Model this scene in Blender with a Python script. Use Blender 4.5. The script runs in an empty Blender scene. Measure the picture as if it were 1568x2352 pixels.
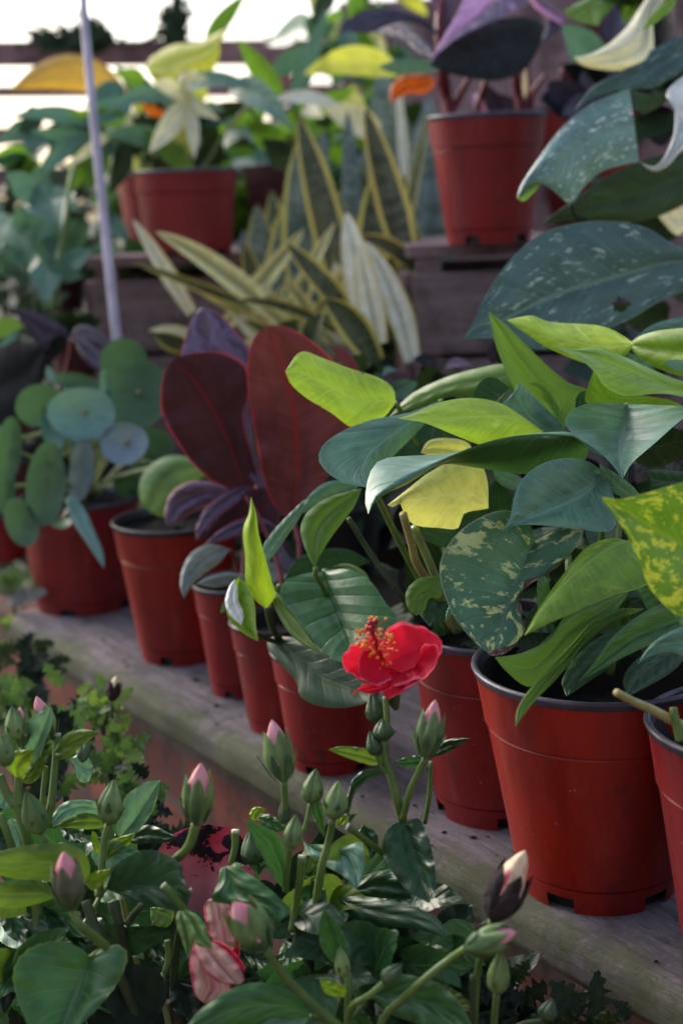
import bpy, bmesh, math, random
from mathutils import Vector, Matrix, noise
R = math.radians
random.seed(7)
C = bpy.context.scene.collection
sc = bpy.context.scene

# ------------------------------------------------------------------ camera
F = 3300.0                     # focal length, in the same units as the 1568 x 2352 frame
CAMH, PITCH, ROLL = 1.35, 12.5, 2.3
cd = bpy.data.cameras.new('camera'); cam = bpy.data.objects.new('camera', cd); C.objects.link(cam)
CM = Matrix.Translation((0, 0, CAMH)) @ Matrix.Rotation(R(90 - PITCH), 4, 'X') @ Matrix.Rotation(R(-ROLL), 4, 'Z')
cam.matrix_world = CM
cd.sensor_fit = 'VERTICAL'; cd.sensor_height = 36; cd.lens = 36 * F / 2352
cd.clip_start = 0.05; cd.clip_end = 400
cd.dof.use_dof = True; cd.dof.focus_distance = 0.98; cd.dof.aperture_fstop = 5.0
sc.camera = cam
# ------------------------------------------------------------------ light
sc.view_settings.view_transform = 'Standard'; sc.view_settings.look = 'None'
sc.view_settings.exposure = 1.15; sc.view_settings.gamma = 1
SUN_EL, SUN_AZ = 32, 318        # azimuth clockwise from +Y
w = bpy.data.worlds.new('World'); sc.world = w; w.use_nodes = True
nt = w.node_tree; bg = nt.nodes['Background']
sky = nt.nodes.new('ShaderNodeTexSky'); sky.sky_type = 'NISHITA'; sky.sun_disc = False
sky.sun_elevation = R(SUN_EL); sky.sun_rotation = R(SUN_AZ)
sky.air_density = 1.0; sky.dust_density = 4.0; sky.ozone_density = 1.5
hs = nt.nodes.new('ShaderNodeHueSaturation'); hs.inputs['Saturation'].default_value = 0.8
nt.links.new(sky.outputs[0], hs.inputs['Color']); nt.links.new(hs.outputs[0], bg.inputs[0])
bg.inputs[1].default_value = 0.15
sl = bpy.data.lights.new('sun', 'SUN'); sl.energy = 0.55; sl.angle = R(50); sl.color = (1, .98, .95)
so = bpy.data.objects.new('sun', sl); C.objects.link(so)
so.rotation_euler = (R(90 - SUN_EL), 0, R(-SUN_AZ + 180))
sc.cycles.max_bounces = 8; sc.cycles.transparent_max_bounces = 8

# ------------------------------------------------------------------ helpers
CMi = CM.inverted()
def V(x, y, d):                 # a point seen in direction (x, y) of the frame at real distance d along the view
    return CM @ Vector(((x - 784) / F * d, -(y - 1176) / F * d, -d))
def onz(x, y, z):               # the point of the horizontal plane z in that direction
    o = CM.translation; v = V(x, y, 1) - o
    return o + v * ((z - o.z) / v.z)
def dep(p): return -(CMi @ p).z
def pts(s): return [tuple(float(q) for q in a.split(',')) for a in s.split()]
def cat(P, n):                  # smooth resample of a polyline, even in length
    P = [Vector(p) for p in P]
    if len(P) == 2: return [P[0].lerp(P[1], i / (n - 1)) for i in range(n)]
    Q = [P[0] * 2 - P[1]] + P + [P[-1] * 2 - P[-2]]
    out = []
    for i in range(1, len(Q) - 2):
        a, b, c, d = Q[i - 1:i + 3]
        for k in range(12):
            t = k / 12
            out.append(.5 * ((2 * b) + (c - a) * t + (2 * a - 5 * b + 4 * c - d) * t * t + (3 * b - a - 3 * c + d) * t ** 3))
    out.append(P[-1])
    L = [0]
    for i in range(1, len(out)): L.append(L[-1] + (out[i] - out[i - 1]).length)
    res = []; j = 0
    for i in range(n):
        s = L[-1] * i / (n - 1)
        while j < len(L) - 2 and L[j + 1] < s: j += 1
        u = (s - L[j]) / max(1e-9, L[j + 1] - L[j])
        res.append(out[j].lerp(out[j + 1], min(1, max(0, u))))
    return res
def mesh_obj(name, verts, faces, mats, parent=None, uvs=None, midx=None, smooth=True):
    me = bpy.data.meshes.new(name)
    off = Vector(parent['_o']) if parent is not None and '_o' in parent else Vector((0, 0, 0))
    me.from_pydata([Vector(v) - off for v in verts], [], faces)
    if not isinstance(mats, (list, tuple)): mats = [mats]
    for m in mats: me.materials.append(m)
    if uvs:
        uv = me.uv_layers.new(name='UVMap')
        for l in me.loops: uv.data[l.index].uv = uvs[l.vertex_index]
    if midx: me.polygons.foreach_set('material_index', midx)
    if smooth: me.polygons.foreach_set('use_smooth', [True] * len(me.polygons))
    me.update()
    o = bpy.data.objects.new(name, me); C.objects.link(o)
    if parent is not None: o.parent = parent
    o['_o'] = tuple(off)
    return o
def thing(name, label, catg, loc, group=None):
    o = bpy.data.objects.new(name, None); C.objects.link(o); o.location = loc; o['_o'] = tuple(loc)
    o['label'] = label; o['category'] = catg; o.empty_display_size = .05
    if group: o['group'] = group
    return o
def tag(o, label, catg, group=None):
    o['label'] = label; o['category'] = catg
    if group: o['group'] = group
    return o
def grid_faces(nu, nv, closed=False, off=0):
    f = []
    for i in range(nu - 1):
        for j in range(nv if closed else nv - 1):
            a = i * nv + j; b = i * nv + (j + 1) % nv
            f.append((off + a, off + b, off + b + nv, off + a + nv))
    return f
def sweep(P, rr, seg=8):        # tube along world points
    vs = []; n = len(P); up = None
    for i in range(n):
        t = (P[min(n - 1, i + 1)] - P[max(0, i - 1)]).normalized()
        if up is None: up = t.orthogonal().normalized()
        up = (up - t * up.dot(t)).normalized(); s = t.cross(up)
        r = rr[i] if isinstance(rr, list) else rr
        for k in range(seg):
            a = 2 * math.pi * k / seg
            vs.append(P[i] + (up * math.cos(a) + s * math.sin(a)) * r)
    f = grid_faces(n, seg, True)
    f.append(tuple(range(seg - 1, -1, -1))); f.append(tuple(range((n - 1) * seg, n * seg)))
    return vs, f
def tube(name, parent, mat, P, r0, r1=None, seg=8, n=None):   # P: (x, y, d) frame points, radii in frame units
    r1 = r0 if r1 is None else r1
    n = n or max(6, 5 * len(P))
    Q = cat([V(*p) for p in P], n)
    dm = sum(p[2] for p in P) / len(P)
    vs, f = sweep(Q, [(r0 + (r1 - r0) * i / (n - 1)) * dm / F for i in range(n)], seg)
    return mesh_obj(name, vs, f, mat, parent)

# ------------------------------------------------------------------ materials
def lin(c): return ((c / 255) / 12.92) if c < 10.3 else (((c / 255) + .055) / 1.055) ** 2.4
GAIN = 1.05
def S(r, g, b, k=GAIN): return (min(.85, lin(r) * k), min(.85, lin(g) * k), min(.85, lin(b) * k), 1)
class NB:                       # small node-tree builder
    def __init__(s, name):
        s.m = bpy.data.materials.new(name); s.m.use_nodes = True; s.t = s.m.node_tree
        s.p = s.t.nodes['Principled BSDF']; s.out = s.t.nodes['Material Output']
    def n(s, ty, **k):
        x = s.t.nodes.new(ty)
        for a, b in k.items(): setattr(x, a, b)
        return x
    def put(s, sock, v):
        if isinstance(v, bpy.types.NodeSocket): s.t.links.new(v, sock)
        else: sock.default_value = v
    def math(s, op, a, b=0, c=0, clamp=False):
        x = s.n('ShaderNodeMath', operation=op, use_clamp=clamp)
        s.put(x.inputs[0], a); s.put(x.inputs[1], b); s.put(x.inputs[2], c); return x.outputs[0]
    def ramp(s, v, a, b, lo=0, hi=1):
        x = s.n('ShaderNodeMapRange', interpolation_type='SMOOTHSTEP'); s.put(x.inputs[0], v)
        x.inputs[1].default_value = a; x.inputs[2].default_value = b; x.inputs[3].default_value = lo; x.inputs[4].default_value = hi
        return x.outputs[0]
    def mix(s, f, a, b, mode='MIX'):
        x = s.n('ShaderNodeMix', data_type='RGBA', blend_type=mode)
        s.put(x.inputs[0], f); s.put(x.inputs[6], a); s.put(x.inputs[7], b); return x.outputs[2]
    def noise(s, vec, scale, detail=3, rough=.55, dist=0):
        x = s.n('ShaderNodeTexNoise'); s.put(x.inputs['Vector'], vec)
        x.inputs['Scale'].default_value = scale; x.inputs['Detail'].default_value = detail
        x.inputs['Roughness'].default_value = rough; x.inputs['Distortion'].default_value = dist
        return x.outputs[0]
    def comb(s, x, y, z):
        c = s.n('ShaderNodeCombineXYZ'); s.put(c.inputs[0], x); s.put(c.inputs[1], y); s.put(c.inputs[2], z); return c.outputs[0]
    def obj(s): return s.n('ShaderNodeTexCoord').outputs['Object']
    def bump(s, h, strength, dist=.002, prev=None):
        b = s.n('ShaderNodeBump'); s.put(b.inputs['Height'], h); b.inputs['Strength'].default_value = strength
        b.inputs['Distance'].default_value = dist
        if prev: s.t.links.new(prev, b.inputs['Normal'])
        return b.outputs[0]

def leafmat(name, top, back=None, vein=None, veinw=.05, nv=7, slant=1.2, margin=None, mg=.93, var=None, vs=(9, 3), vth=(.6, .68),
            rough=.4, trans=.25, bumpk=.35, mott=.25, midw=.06, band=None, midcol=None, veinstr=.5, halfcol=None, spec=.4, streak=.42, blem=(.09, .055, .03, 1)):
    b = NB(name)
    uv = b.n('ShaderNodeTexCoord').outputs['UV']
    sx = b.n('ShaderNodeSeparateXYZ'); b.put(sx.inputs[0], uv)
    u, v = sx.outputs[0], sx.outputs[1]
    a = b.math('ABSOLUTE', b.math('MULTIPLY', b.math('SUBTRACT', u, .5), 2))
    oi = b.n('ShaderNodeObjectInfo').outputs['Random']
    rnd = b.math('MULTIPLY', oi, 37.0)
    # soft mottling
    n1 = b.noise(b.comb(b.math('MULTIPLY', u, 1.0), v, rnd), 5, 4)
    darker = tuple(c * (1 - mott) for c in top[:3]) + (1,)
    lighter = tuple(min(.9, c * (1 + mott)) for c in top[:3]) + (1,)
    col = b.mix(b.ramp(n1, .3, .7), darker, lighter)
    if halfcol: col = b.mix(b.ramp(b.math('ADD', u, b.math('MULTIPLY', b.math('SUBTRACT', n1, .5), .3)), .46, .54), col, halfcol)
    wv = b.math('SUBTRACT', b.math('MULTIPLY', v, nv), b.math('MULTIPLY', b.math('POWER', a, .8), slant))
    if band:                    # cross bands of a snake plant
        nb = b.noise(b.comb(b.math('MULTIPLY', u, 1.6), b.math('MULTIPLY', v, 26), rnd), 1.0, 4, .6)
        col = b.mix(b.ramp(nb, .45, .58), col, band)
    if var:
        side = b.math('MULTIPLY', b.ramp(u, .49, .51), 7.3)
        vn = b.noise(b.comb(b.math('MULTIPLY', wv, vs[0] / nv), b.math('MULTIPLY', a, vs[1]), b.math('ADD', rnd, side)), 1.0, 6, .68)
        vn = b.math('ADD', vn, b.math('MULTIPLY', b.math('SUBTRACT', b.noise(b.comb(u, v, b.math('ADD', rnd, 2.2)), 3.2, 2), .5), .28))
        col = b.mix(b.ramp(vn, *vth), col, var)
    stk = b.noise(b.comb(b.math('MULTIPLY', wv, 4.5), b.math('MULTIPLY', a, 1.1), b.math('ADD', rnd, 3.7)), 1.0, 5, .6)
    col = b.mix(b.ramp(stk, .52, .72, 0, streak), col, tuple(min(.9, c * 1.9 + .012) for c in top[:3]) + (1,))
    col = b.mix(b.ramp(stk, .48, .30, 0, streak), col, tuple(c * .5 for c in top[:3]) + (1,))
    fr = b.math('ABSOLUTE', b.math('SUBTRACT', b.math('FRACT', wv), .5))
    lat = b.ramp(fr, .0, veinw, 1, 0)
    lat = b.math('MULTIPLY', lat, b.ramp(a, .85, .3, .15, 1))
    mid = b.ramp(a, midw * .4, midw, 1, 0)
    if vein:
        col = b.mix(b.math('MULTIPLY', lat, veinstr), col, vein)
    col = b.mix(b.math('MULTIPLY', mid, .8), col, midcol or vein or lighter)
    if margin: col = b.mix(b.ramp(b.math('ADD', a, b.math('MULTIPLY', b.math('SUBTRACT', n1, .5), .04)), mg - .015, mg + .015), col, margin)
    else: col = b.mix(b.ramp(a, .965, 1, 0, .5), col, tuple(min(.8, c * 2.2 + .02) for c in top[:3]) + (1,))
    if back:
        bf = b.n('ShaderNodeNewGeometry').outputs['Backfacing']
        bcol = b.mix(b.math('MULTIPLY', b.math('MAXIMUM', b.math('MULTIPLY', lat, .5), mid), .5), back, tuple(min(.9, c * 1.7 + .02) for c in back[:3]) + (1,))
        if margin: bcol = b.mix(b.ramp(a, mg - .015, mg + .015), bcol, margin)
        col = b.mix(bf, col, bcol)
    if blem:
        bn = b.noise(b.comb(b.math('MULTIPLY', u, 1.0), v, b.math('ADD', rnd, 11.3)), 9, 6, .7)
        edge = b.math('ADD', bn, b.math('MULTIPLY', b.ramp(a, .8, 1), .10))
        edge = b.math('ADD', edge, b.math('MULTIPLY', b.ramp(v, .93, 1), .12))
        col = b.mix(b.ramp(edge, .70, .73, 0, .85), col, blem)
        fade = b.ramp(b.noise(b.comb(u, v, b.math('ADD', rnd, 5.1)), 2.2, 3), .5, .75, 0, .4)
        col = b.mix(fade, col, tuple(min(.9, x) for x in (top[0] * 1.9 + .02, top[1] * 1.55, top[2] * .9)) + (1,))
    n2 = b.noise(b.obj(), 260, 3)
    h = b.math('ADD', b.math('MULTIPLY', b.math('MAXIMUM', lat, mid), -.8), b.math('MULTIPLY', n2, .22))
    h = b.math('ADD', h, b.math('MULTIPLY', fr, 1.3))
    nr = b.bump(h, bumpk, .0015)
    b.put(b.p.inputs['Base Color'], col); b.t.links.new(nr, b.p.inputs['Normal'])
    n3 = b.noise(b.obj(), 40, 3)
    b.put(b.p.inputs['Roughness'], b.ramp(n3, .3, .7, rough - .07, rough + .12))
    b.p.inputs['Specular IOR Level'].default_value = spec
    tr = b.n('ShaderNodeBsdfTranslucent'); tc = b.mix(.6, col, tuple(min(1, x) for x in (top[0] * 1.5, top[1] * 1.6, top[2] * .8)) + (1,), 'MIX')
    b.put(tr.inputs[0], tc)
    mx = b.n('ShaderNodeMixShader'); mx.inputs[0].default_value = trans
    b.t.links.new(b.p.outputs[0], mx.inputs[1]); b.t.links.new(tr.outputs[0], mx.inputs[2]); b.t.links.new(mx.outputs[0], b.out.inputs[0])
    return b.m
def plain(name, c, rough=.5, c2=None, sc_=30, bumpk=.2, bs=120, th=(.35, .65), spec=.5, stretch=(1, 1, 1), dist=.002):
    b = NB(name)
    mp = b.n('ShaderNodeMapping'); b.put(mp.inputs[0], b.obj()); mp.inputs['Scale'].default_value = stretch
    v = mp.outputs[0]
    col = b.mix(b.ramp(b.noise(v, sc_, 5, .6), *th), c, c2 or tuple(x * .7 for x in c[:3]) + (1,))
    b.put(b.p.inputs['Base Color'], col)
    b.put(b.p.inputs['Roughness'], b.ramp(b.noise(v, sc_ * 2, 4), .3, .7, rough - .08, min(1, rough + .12)))
    b.p.inputs['Specular IOR Level'].default_value = spec
    b.t.links.new(b.bump(b.noise(v, bs, 5, .65), bumpk, dist), b.p.inputs['Normal'])
    return b.m
def potmat(name, c1, c2, c3):
    b = NB(name)
    oi = b.n('ShaderNodeObjectInfo').outputs['Random']
    o = b.obj()
    off = b.n('ShaderNodeVectorMath', operation='ADD'); b.put(off.inputs[0], o); b.put(off.inputs[1], b.comb(b.math('MULTIPLY', oi, 5), b.math('MULTIPLY', oi, 3), 0))
    oo = off.outputs[0]
    sx = b.n('ShaderNodeSeparateXYZ'); b.put(sx.inputs[0], o)
    mp = b.n('ShaderNodeMapping'); b.put(mp.inputs[0], oo); mp.inputs['Scale'].default_value = (1, 1, .22)
    base = b.mix(b.ramp(b.noise(oo, 7, 4), .3, .7), c1, c2)
    col = b.mix(b.ramp(b.noise(mp.outputs[0], 16, 5, .65), .38, .72), base, c3)
    dust = b.ramp(b.noise(mp.outputs[0], 50, 7, .75), .52, .78, 0, .26)
    col = b.mix(dust, col, S(146, 96, 86))
    dirt = b.ramp(b.noise(oo, 26, 8, .78), .55, .66, 0, .8)
    low = b.ramp(sx.outputs[2], .0, .07, .9, .38)
    col = b.mix(b.math('MULTIPLY', dirt, low), col, S(50, 34, 30))
    sp = b.n('ShaderNodeTexVoronoi'); b.put(sp.inputs['Vector'], oo); sp.inputs['Scale'].default_value = 110
    spn = b.ramp(b.noise(oo, 23, 2), .52, .6)
    col = b.mix(b.math('MULTIPLY', b.ramp(sp.outputs['Distance'], .10, .05), b.math('MULTIPLY', spn, .6)), col, S(190, 140, 125))
    # fine scratches
    ms = b.n('ShaderNodeMapping'); b.put(ms.inputs[0], oo); ms.inputs['Scale'].default_value = (1, 1, 9); ms.inputs['Rotation'].default_value = (.5, .3, 0)
    scn = b.ramp(b.noise(ms.outputs[0], 30, 6, .8), .66, .70, 0, .3)
    col = b.mix(scn, col, S(180, 110, 96))
    b.put(b.p.inputs['Base Color'], col)
    b.put(b.p.inputs['Roughness'], b.ramp(b.noise(mp.outputs[0], 40, 4), .3, .7, .34, .62))
    b.t.links.new(b.bump(b.noise(oo, 220, 4), .15, .001, b.bump(b.noise(oo, 12, 2), .25, .004)), b.p.inputs['Normal'])
    b.p.inputs['Specular IOR Level'].default_value = .4
    return b.m
def woodmat(name, c1, c2, moss=None, axis='X', dark=(.03, .025, .022, 1)):
    b = NB(name); o = b.obj()
    mp = b.n('ShaderNodeMapping'); b.put(mp.inputs[0], o)
    mp.inputs['Scale'].default_value = {'X': (1, 14, 14), 'Y': (14, 1, 14), 'Z': (14, 14, 1)}[axis]
    g = b.noise(mp.outputs[0], 5, 8, .72, .5)
    col = b.mix(b.ramp(g, .32, .66), c1, c2)
    m2 = b.n('ShaderNodeMapping'); b.put(m2.inputs[0], o)
    m2.inputs['Scale'].default_value = {'X': (3, 22, 22), 'Y': (22, 3, 22), 'Z': (22, 22, 3)}[axis]
    g2 = b.noise(m2.outputs[0], 16, 8, .75, .8)
    col = b.mix(b.ramp(g2, .56, .66, 0, .85), col, dark)
    col = b.mix(b.ramp(g2, .46, .36, 0, .5), col, tuple(min(.8, x * 1.5) for x in c1[:3]) + (1,))
    st = b.noise(o, 11, 7, .7)
    col = b.mix(b.ramp(st, .46, .62, 0, .8), col, tuple(x * .35 for x in c1[:3]) + (1,))
    if moss:
        sz_ = b.n('ShaderNodeSeparateXYZ'); b.put(sz_.inputs[0], o)
        edge = b.ramp(sz_.outputs[1], .05, .0, -.10, .12)
        col = b.mix(b.ramp(b.math('ADD', b.noise(o, 9, 9, .72, .3), edge), .46, .66, 0, .8), col, moss)
        col = b.mix(b.ramp(b.noise(o, 60, 5, .7), .62, .70, 0, .5), col, S(150, 152, 140))
    b.put(b.p.inputs['Base Color'], col); b.p.inputs['Roughness'].default_value = .85
    b.p.inputs['Specular IOR Level'].default_value = .25
    n = b.bump(g2, 1, .006); n = b.bump(b.noise(o, 130, 6, .75), 1, .003, n)
    b.t.links.new(n, b.p.inputs['Normal'])
    return b.m
M = {}
M['pot'] = potmat('red_pot_plastic', S(138, 30, 32), S(122, 27, 30), S(96, 22, 27))
M['pot_orange'] = potmat('orange_red_pot_plastic', S(156, 32, 16), S(130, 26, 18), S(106, 22, 20))
M['pot_shade'] = potmat('shade_painted_red_pot_plastic', S(70, 20, 26), S(60, 18, 24), S(44, 14, 20))  # the red pot plastic again, with shade painted into its colours
M['rim'] = plain('dark_rim_plastic', S(46, 42, 50), .38, S(28, 25, 30), 40, .15)
M['rim_pale'] = plain('pale_rim_plastic', S(74, 70, 86), .32, S(44, 40, 50), 25, .15)  # paler, violet tinted version of the rim plastic
M['inner'] = plain('black_plastic', (.012, .011, .012, 1), .55)
M['soil'] = plain('potting_soil', (.016, .012, .009, 1), .98, (.005, .004, .003, 1), 90, 1, 300, dist=.006)
M['plank'] = woodmat('weathered_plank_wood', S(166, 156, 164), S(126, 118, 120), S(96, 104, 72))
M['crate'] = woodmat('grey_brown_crate_wood', S(182, 156, 158), S(144, 124, 126))
M['beam'] = woodmat('brown_beam_wood', S(205, 160, 160), S(170, 130, 130), dark=(.12, .08, .08, 1))
M['board'] = woodmat('pinkish_board_wood', S(196, 156, 156), S(164, 130, 130))
M['pole'] = plain('white_plastic', S(190, 180, 198), .4, S(160, 152, 168), 20, .1)
M['ground'] = plain('soil_and_moss', (.035, .03, .022, 1), .95, (.03, .045, .015, 1), 6, 1, 60, dist=.01)
b = NB('old_red_brick'); o = b.obj()
mp = b.n('ShaderNodeMapping'); b.put(mp.inputs[0], o); mp.inputs['Rotation'].default_value = (R(90), 0, 0)
bt = b.n('ShaderNodeTexBrick'); b.put(bt.inputs[0], mp.outputs[0]); bt.inputs['Scale'].default_value = 1
bt.inputs['Brick Width'].default_value = .21; bt.inputs['Row Height'].default_value = .072; bt.inputs['Mortar Size'].default_value = .006
bt.inputs['Color1'].default_value = S(136, 66, 54); bt.inputs['Color2'].default_value = S(90, 48, 44); bt.inputs['Mortar'].default_value = S(84, 72, 66)
cc = b.mix(b.ramp(b.noise(o, 18, 6, .7), .42, .62, 0, .8), bt.outputs[0], S(48, 42, 36))
cc = b.mix(b.ramp(b.noise(o, 45, 6, .7), .6, .75, 0, .6), cc, S(160, 120, 105))
b.put(b.p.inputs['Base Color'], cc); b.p.inputs['Roughness'].default_value = .9
nn = b.bump(bt.outputs[1], -.8, .004); b.t.links.new(b.bump(b.noise(o, 120, 5, .7), .6, .002, nn), b.p.inputs['Normal'])
M['brick'] = b.m
G = S
LMAT = lambda k, *a, **kw: M.__setitem__(k, leafmat(k, *a, **kw))
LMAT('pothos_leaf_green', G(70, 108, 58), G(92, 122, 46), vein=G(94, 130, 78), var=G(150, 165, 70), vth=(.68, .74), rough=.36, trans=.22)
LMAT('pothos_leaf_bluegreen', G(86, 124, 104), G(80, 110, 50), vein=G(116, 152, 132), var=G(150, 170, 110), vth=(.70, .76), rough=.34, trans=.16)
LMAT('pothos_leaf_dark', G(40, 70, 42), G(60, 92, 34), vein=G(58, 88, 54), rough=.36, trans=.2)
LMAT('pothos_leaf_under', G(82, 114, 34), G(60, 90, 50), vein=G(100, 130, 52), rough=.5, trans=.35, bumpk=.2)
LMAT('pothos_leaf_lime', G(148, 178, 48), G(120, 150, 40), vein=G(164, 190, 76), var=G(190, 205, 100), vth=(.64, .72), rough=.42, trans=.3, bumpk=.18)
LMAT('pothos_leaf_limegreen', G(112, 146, 42), G(100, 134, 40), vein=G(136, 164, 66), var=G(160, 178, 60), vth=(.6, .7), rough=.4, trans=.3, bumpk=.18)
LMAT('pothos_leaf_yellow', G(214, 214, 120), G(204, 206, 104), vein=G(226, 226, 160), rough=.45, trans=.35, bumpk=.15)
LMAT('pothos_leaf_marbled', G(62, 100, 76), G(70, 100, 46), vein=G(76, 114, 88), var=G(196, 200, 130), vs=(15, 3.0), vth=(.545, .60), margin=G(150, 160, 110), mg=.985, rough=.38, trans=.18)
LMAT('pothos_leaf_goldmarbled', G(78, 112, 30), G(80, 110, 40), vein=G(120, 140, 40), var=G(200, 200, 60), vs=(17, 4.5), vth=(.50, .57), rough=.42, trans=.3)
LMAT('ribbed_leaf', G(62, 104, 62), G(90, 116, 66), vein=G(44, 80, 44), nv=6, slant=1.0, rough=.3, trans=.15, bumpk=.8)
LMAT('rubber_leaf_under', G(104, 52, 56), G(84, 70, 92), vein=G(124, 64, 66), margin=G(216, 52, 74), mg=.965, midcol=G(150, 24, 40), midw=.05, nv=14, veinstr=.25, rough=.6, trans=.14, bumpk=.25, spec=.25)
LMAT('rubber_leaf_under_dark', G(62, 34, 42), G(84, 70, 92), vein=G(78, 42, 50), margin=G(206, 56, 78), mg=.965, midcol=G(130, 20, 40), midw=.04, nv=14, veinstr=.25, rough=.6, trans=.1, bumpk=.25, spec=.25)
LMAT('rubber_leaf_top', G(92, 78, 106), G(80, 38, 48), vein=G(70, 54, 76), var=G(58, 36, 52), vs=(3, 2), vth=(.5, .56), margin=G(170, 62, 84), mg=.95, rough=.32, trans=.08)
LMAT('silver_leaf', G(116, 126, 124), G(80, 74, 82), vein=G(92, 100, 98), rough=.45, trans=.1)
LMAT('pilea_leaf', G(98, 138, 132), G(70, 98, 60), vein=G(102, 142, 126), veinstr=.2, rough=.34, trans=.15, bumpk=.08, midw=.0, mott=.1)
LMAT('pilea_leaf_dark', G(70, 102, 78), G(66, 92, 54), vein=G(78, 110, 84), veinstr=.2, rough=.42, trans=.22, bumpk=.08, midw=.0, mott=.12)
LMAT('pilea_leaf_blue', G(116, 138, 150), G(76, 100, 66), vein=G(96, 118, 122), veinstr=.2, rough=.4, trans=.12, bumpk=.08, midw=.0, mott=.1)
LMAT('apple_green_leaf', G(112, 146, 82), G(100, 130, 60), vein=G(120, 150, 90), rough=.4, trans=.25, bumpk=.1, mott=.3, veinstr=.2)
LMAT('snake_leaf_banded', G(124, 138, 128), None, band=G(82, 102, 90), vein=None, veinw=.0, margin=G(216, 204, 104), mg=.84, midw=0, bumpk=.12, rough=.45, trans=.04)
LMAT('snake_leaf_grey', G(122, 138, 136), None, band=G(84, 102, 96), vein=None, veinw=.0, midw=0, bumpk=.12, rough=.45, trans=.04)
LMAT('snake_leaf_dark', G(92, 100, 74), None, band=G(58, 68, 50), vein=None, veinw=.0, margin=G(222, 210, 104), mg=.72, midw=0, bumpk=.12, rough=.42, trans=.04)
LMAT('snake_leaf_cream', G(240, 234, 206), None, band=G(216, 212, 184), vein=None, veinw=0, margin=G(190, 172, 92), mg=.84, midw=.16, midcol=G(120, 124, 100), bumpk=.12, rough=.42, trans=.06)
LMAT('snake_leaf_yellow', G(232, 220, 150), None, band=G(212, 200, 134), vein=None, veinw=0, midw=.5, midcol=G(112, 108, 76), bumpk=.12, rough=.42, trans=.05)
LMAT('black_leaf', G(26, 28, 30), G(24, 24, 28), vein=G(38, 40, 42), rough=.6, trans=.03, spec=.2)
LMAT('purple_leaf', G(62, 56, 76), G(40, 26, 36), vein=G(84, 74, 98), rough=.3, trans=.05)
LMAT('pink_leaf', G(196, 140, 190), G(150, 60, 96), vein=G(206, 150, 196), halfcol=G(72, 66, 92), midcol=G(150, 60, 100), rough=.36, trans=.1)
LMAT('speckled_leaf', G(92, 124, 120), G(44, 62, 34), vein=G(88, 120, 108), var=G(206, 214, 204), vs=(15, 8), vth=(.575, .615), midcol=G(104, 132, 118), margin=G(124, 146, 132), mg=.985, rough=.4, trans=.1)
LMAT('speckled_leaf_dark', G(62, 88, 86), G(44, 62, 34), vein=G(70, 96, 84), var=G(160, 176, 160), vs=(17, 9), vth=(.60, .64), midcol=G(100, 124, 106), margin=G(100, 124, 106), mg=.985, rough=.42, trans=.1)
LMAT('cream_leaf', G(212, 208, 176), G(196, 194, 150), vein=G(220, 216, 190), rough=.45, trans=.2)
LMAT('white_leaf', G(205, 212, 216), G(150, 170, 140), rough=.4, trans=.15)
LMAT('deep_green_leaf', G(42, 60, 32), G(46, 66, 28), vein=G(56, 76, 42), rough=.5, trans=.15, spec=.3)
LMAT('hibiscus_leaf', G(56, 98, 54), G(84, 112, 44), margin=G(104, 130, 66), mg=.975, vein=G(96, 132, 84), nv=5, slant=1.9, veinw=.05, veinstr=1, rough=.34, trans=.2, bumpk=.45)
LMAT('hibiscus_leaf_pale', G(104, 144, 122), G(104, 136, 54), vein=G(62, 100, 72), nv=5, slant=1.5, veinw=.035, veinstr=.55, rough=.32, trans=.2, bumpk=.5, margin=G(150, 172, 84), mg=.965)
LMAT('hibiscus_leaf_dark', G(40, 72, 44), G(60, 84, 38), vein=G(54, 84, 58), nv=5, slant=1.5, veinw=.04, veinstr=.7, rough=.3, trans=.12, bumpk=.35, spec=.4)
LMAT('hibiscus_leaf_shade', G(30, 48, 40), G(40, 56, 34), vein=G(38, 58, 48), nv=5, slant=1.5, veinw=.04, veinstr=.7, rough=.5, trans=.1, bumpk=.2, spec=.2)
LMAT('hibiscus_leaf_young', G(120, 150, 46), G(106, 138, 40), vein=G(146, 172, 74), nv=5, slant=1.5, rough=.34, trans=.3, bumpk=.4)
LMAT('hibiscus_leaf_under', G(86, 112, 44), G(66, 100, 54), vein=G(110, 134, 64), nv=5, slant=1.5, veinw=.035, rough=.5, trans=.3, bumpk=.4)
LMAT('weed_leaf', G(80, 110, 62), G(84, 112, 46), vein=G(96, 124, 62), rough=.5, trans=.25)
LMAT('weed_leaf_lime', G(116, 144, 66), G(110, 134, 50), vein=G(140, 164, 84), rough=.5, trans=.3)
LMAT('teal_leaf', G(84, 122, 108), G(84, 120, 60), vein=G(104, 140, 124), rough=.35, trans=.2)
LMAT('bright_leaf', G(96, 132, 46), G(100, 140, 40), vein=G(120, 150, 70), rough=.4, trans=.4)
LMAT('gold_leaf', G(188, 148, 62), G(200, 150, 60), vein=G(196, 150, 76), margin=G(180, 110, 80), mg=.95, rough=.5, trans=.35)
LMAT('yellowgreen_leaf', G(182, 184, 80), G(180, 180, 70), vein=G(196, 196, 110), rough=.45, trans=.4)
LMAT('orange_leaf', G(206, 98, 30), G(190, 80, 26), vein=G(220, 120, 50), rough=.45, trans=.3)
b = NB('croton_leaf'); o = b.obj(); uvs_ = b.n('ShaderNodeTexCoord').outputs['UV']; sx = b.n('ShaderNodeSeparateXYZ'); b.put(sx.inputs[0], uvs_)
nn = b.noise(o, 62, 6, .66, .7)
cc = b.mix(b.ramp(b.math('ADD', sx.outputs[1], b.math('MULTIPLY', b.math('SUBTRACT', nn, .5), .5)), .4, .85), S(250, 150, 166), S(238, 60, 98))
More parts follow.
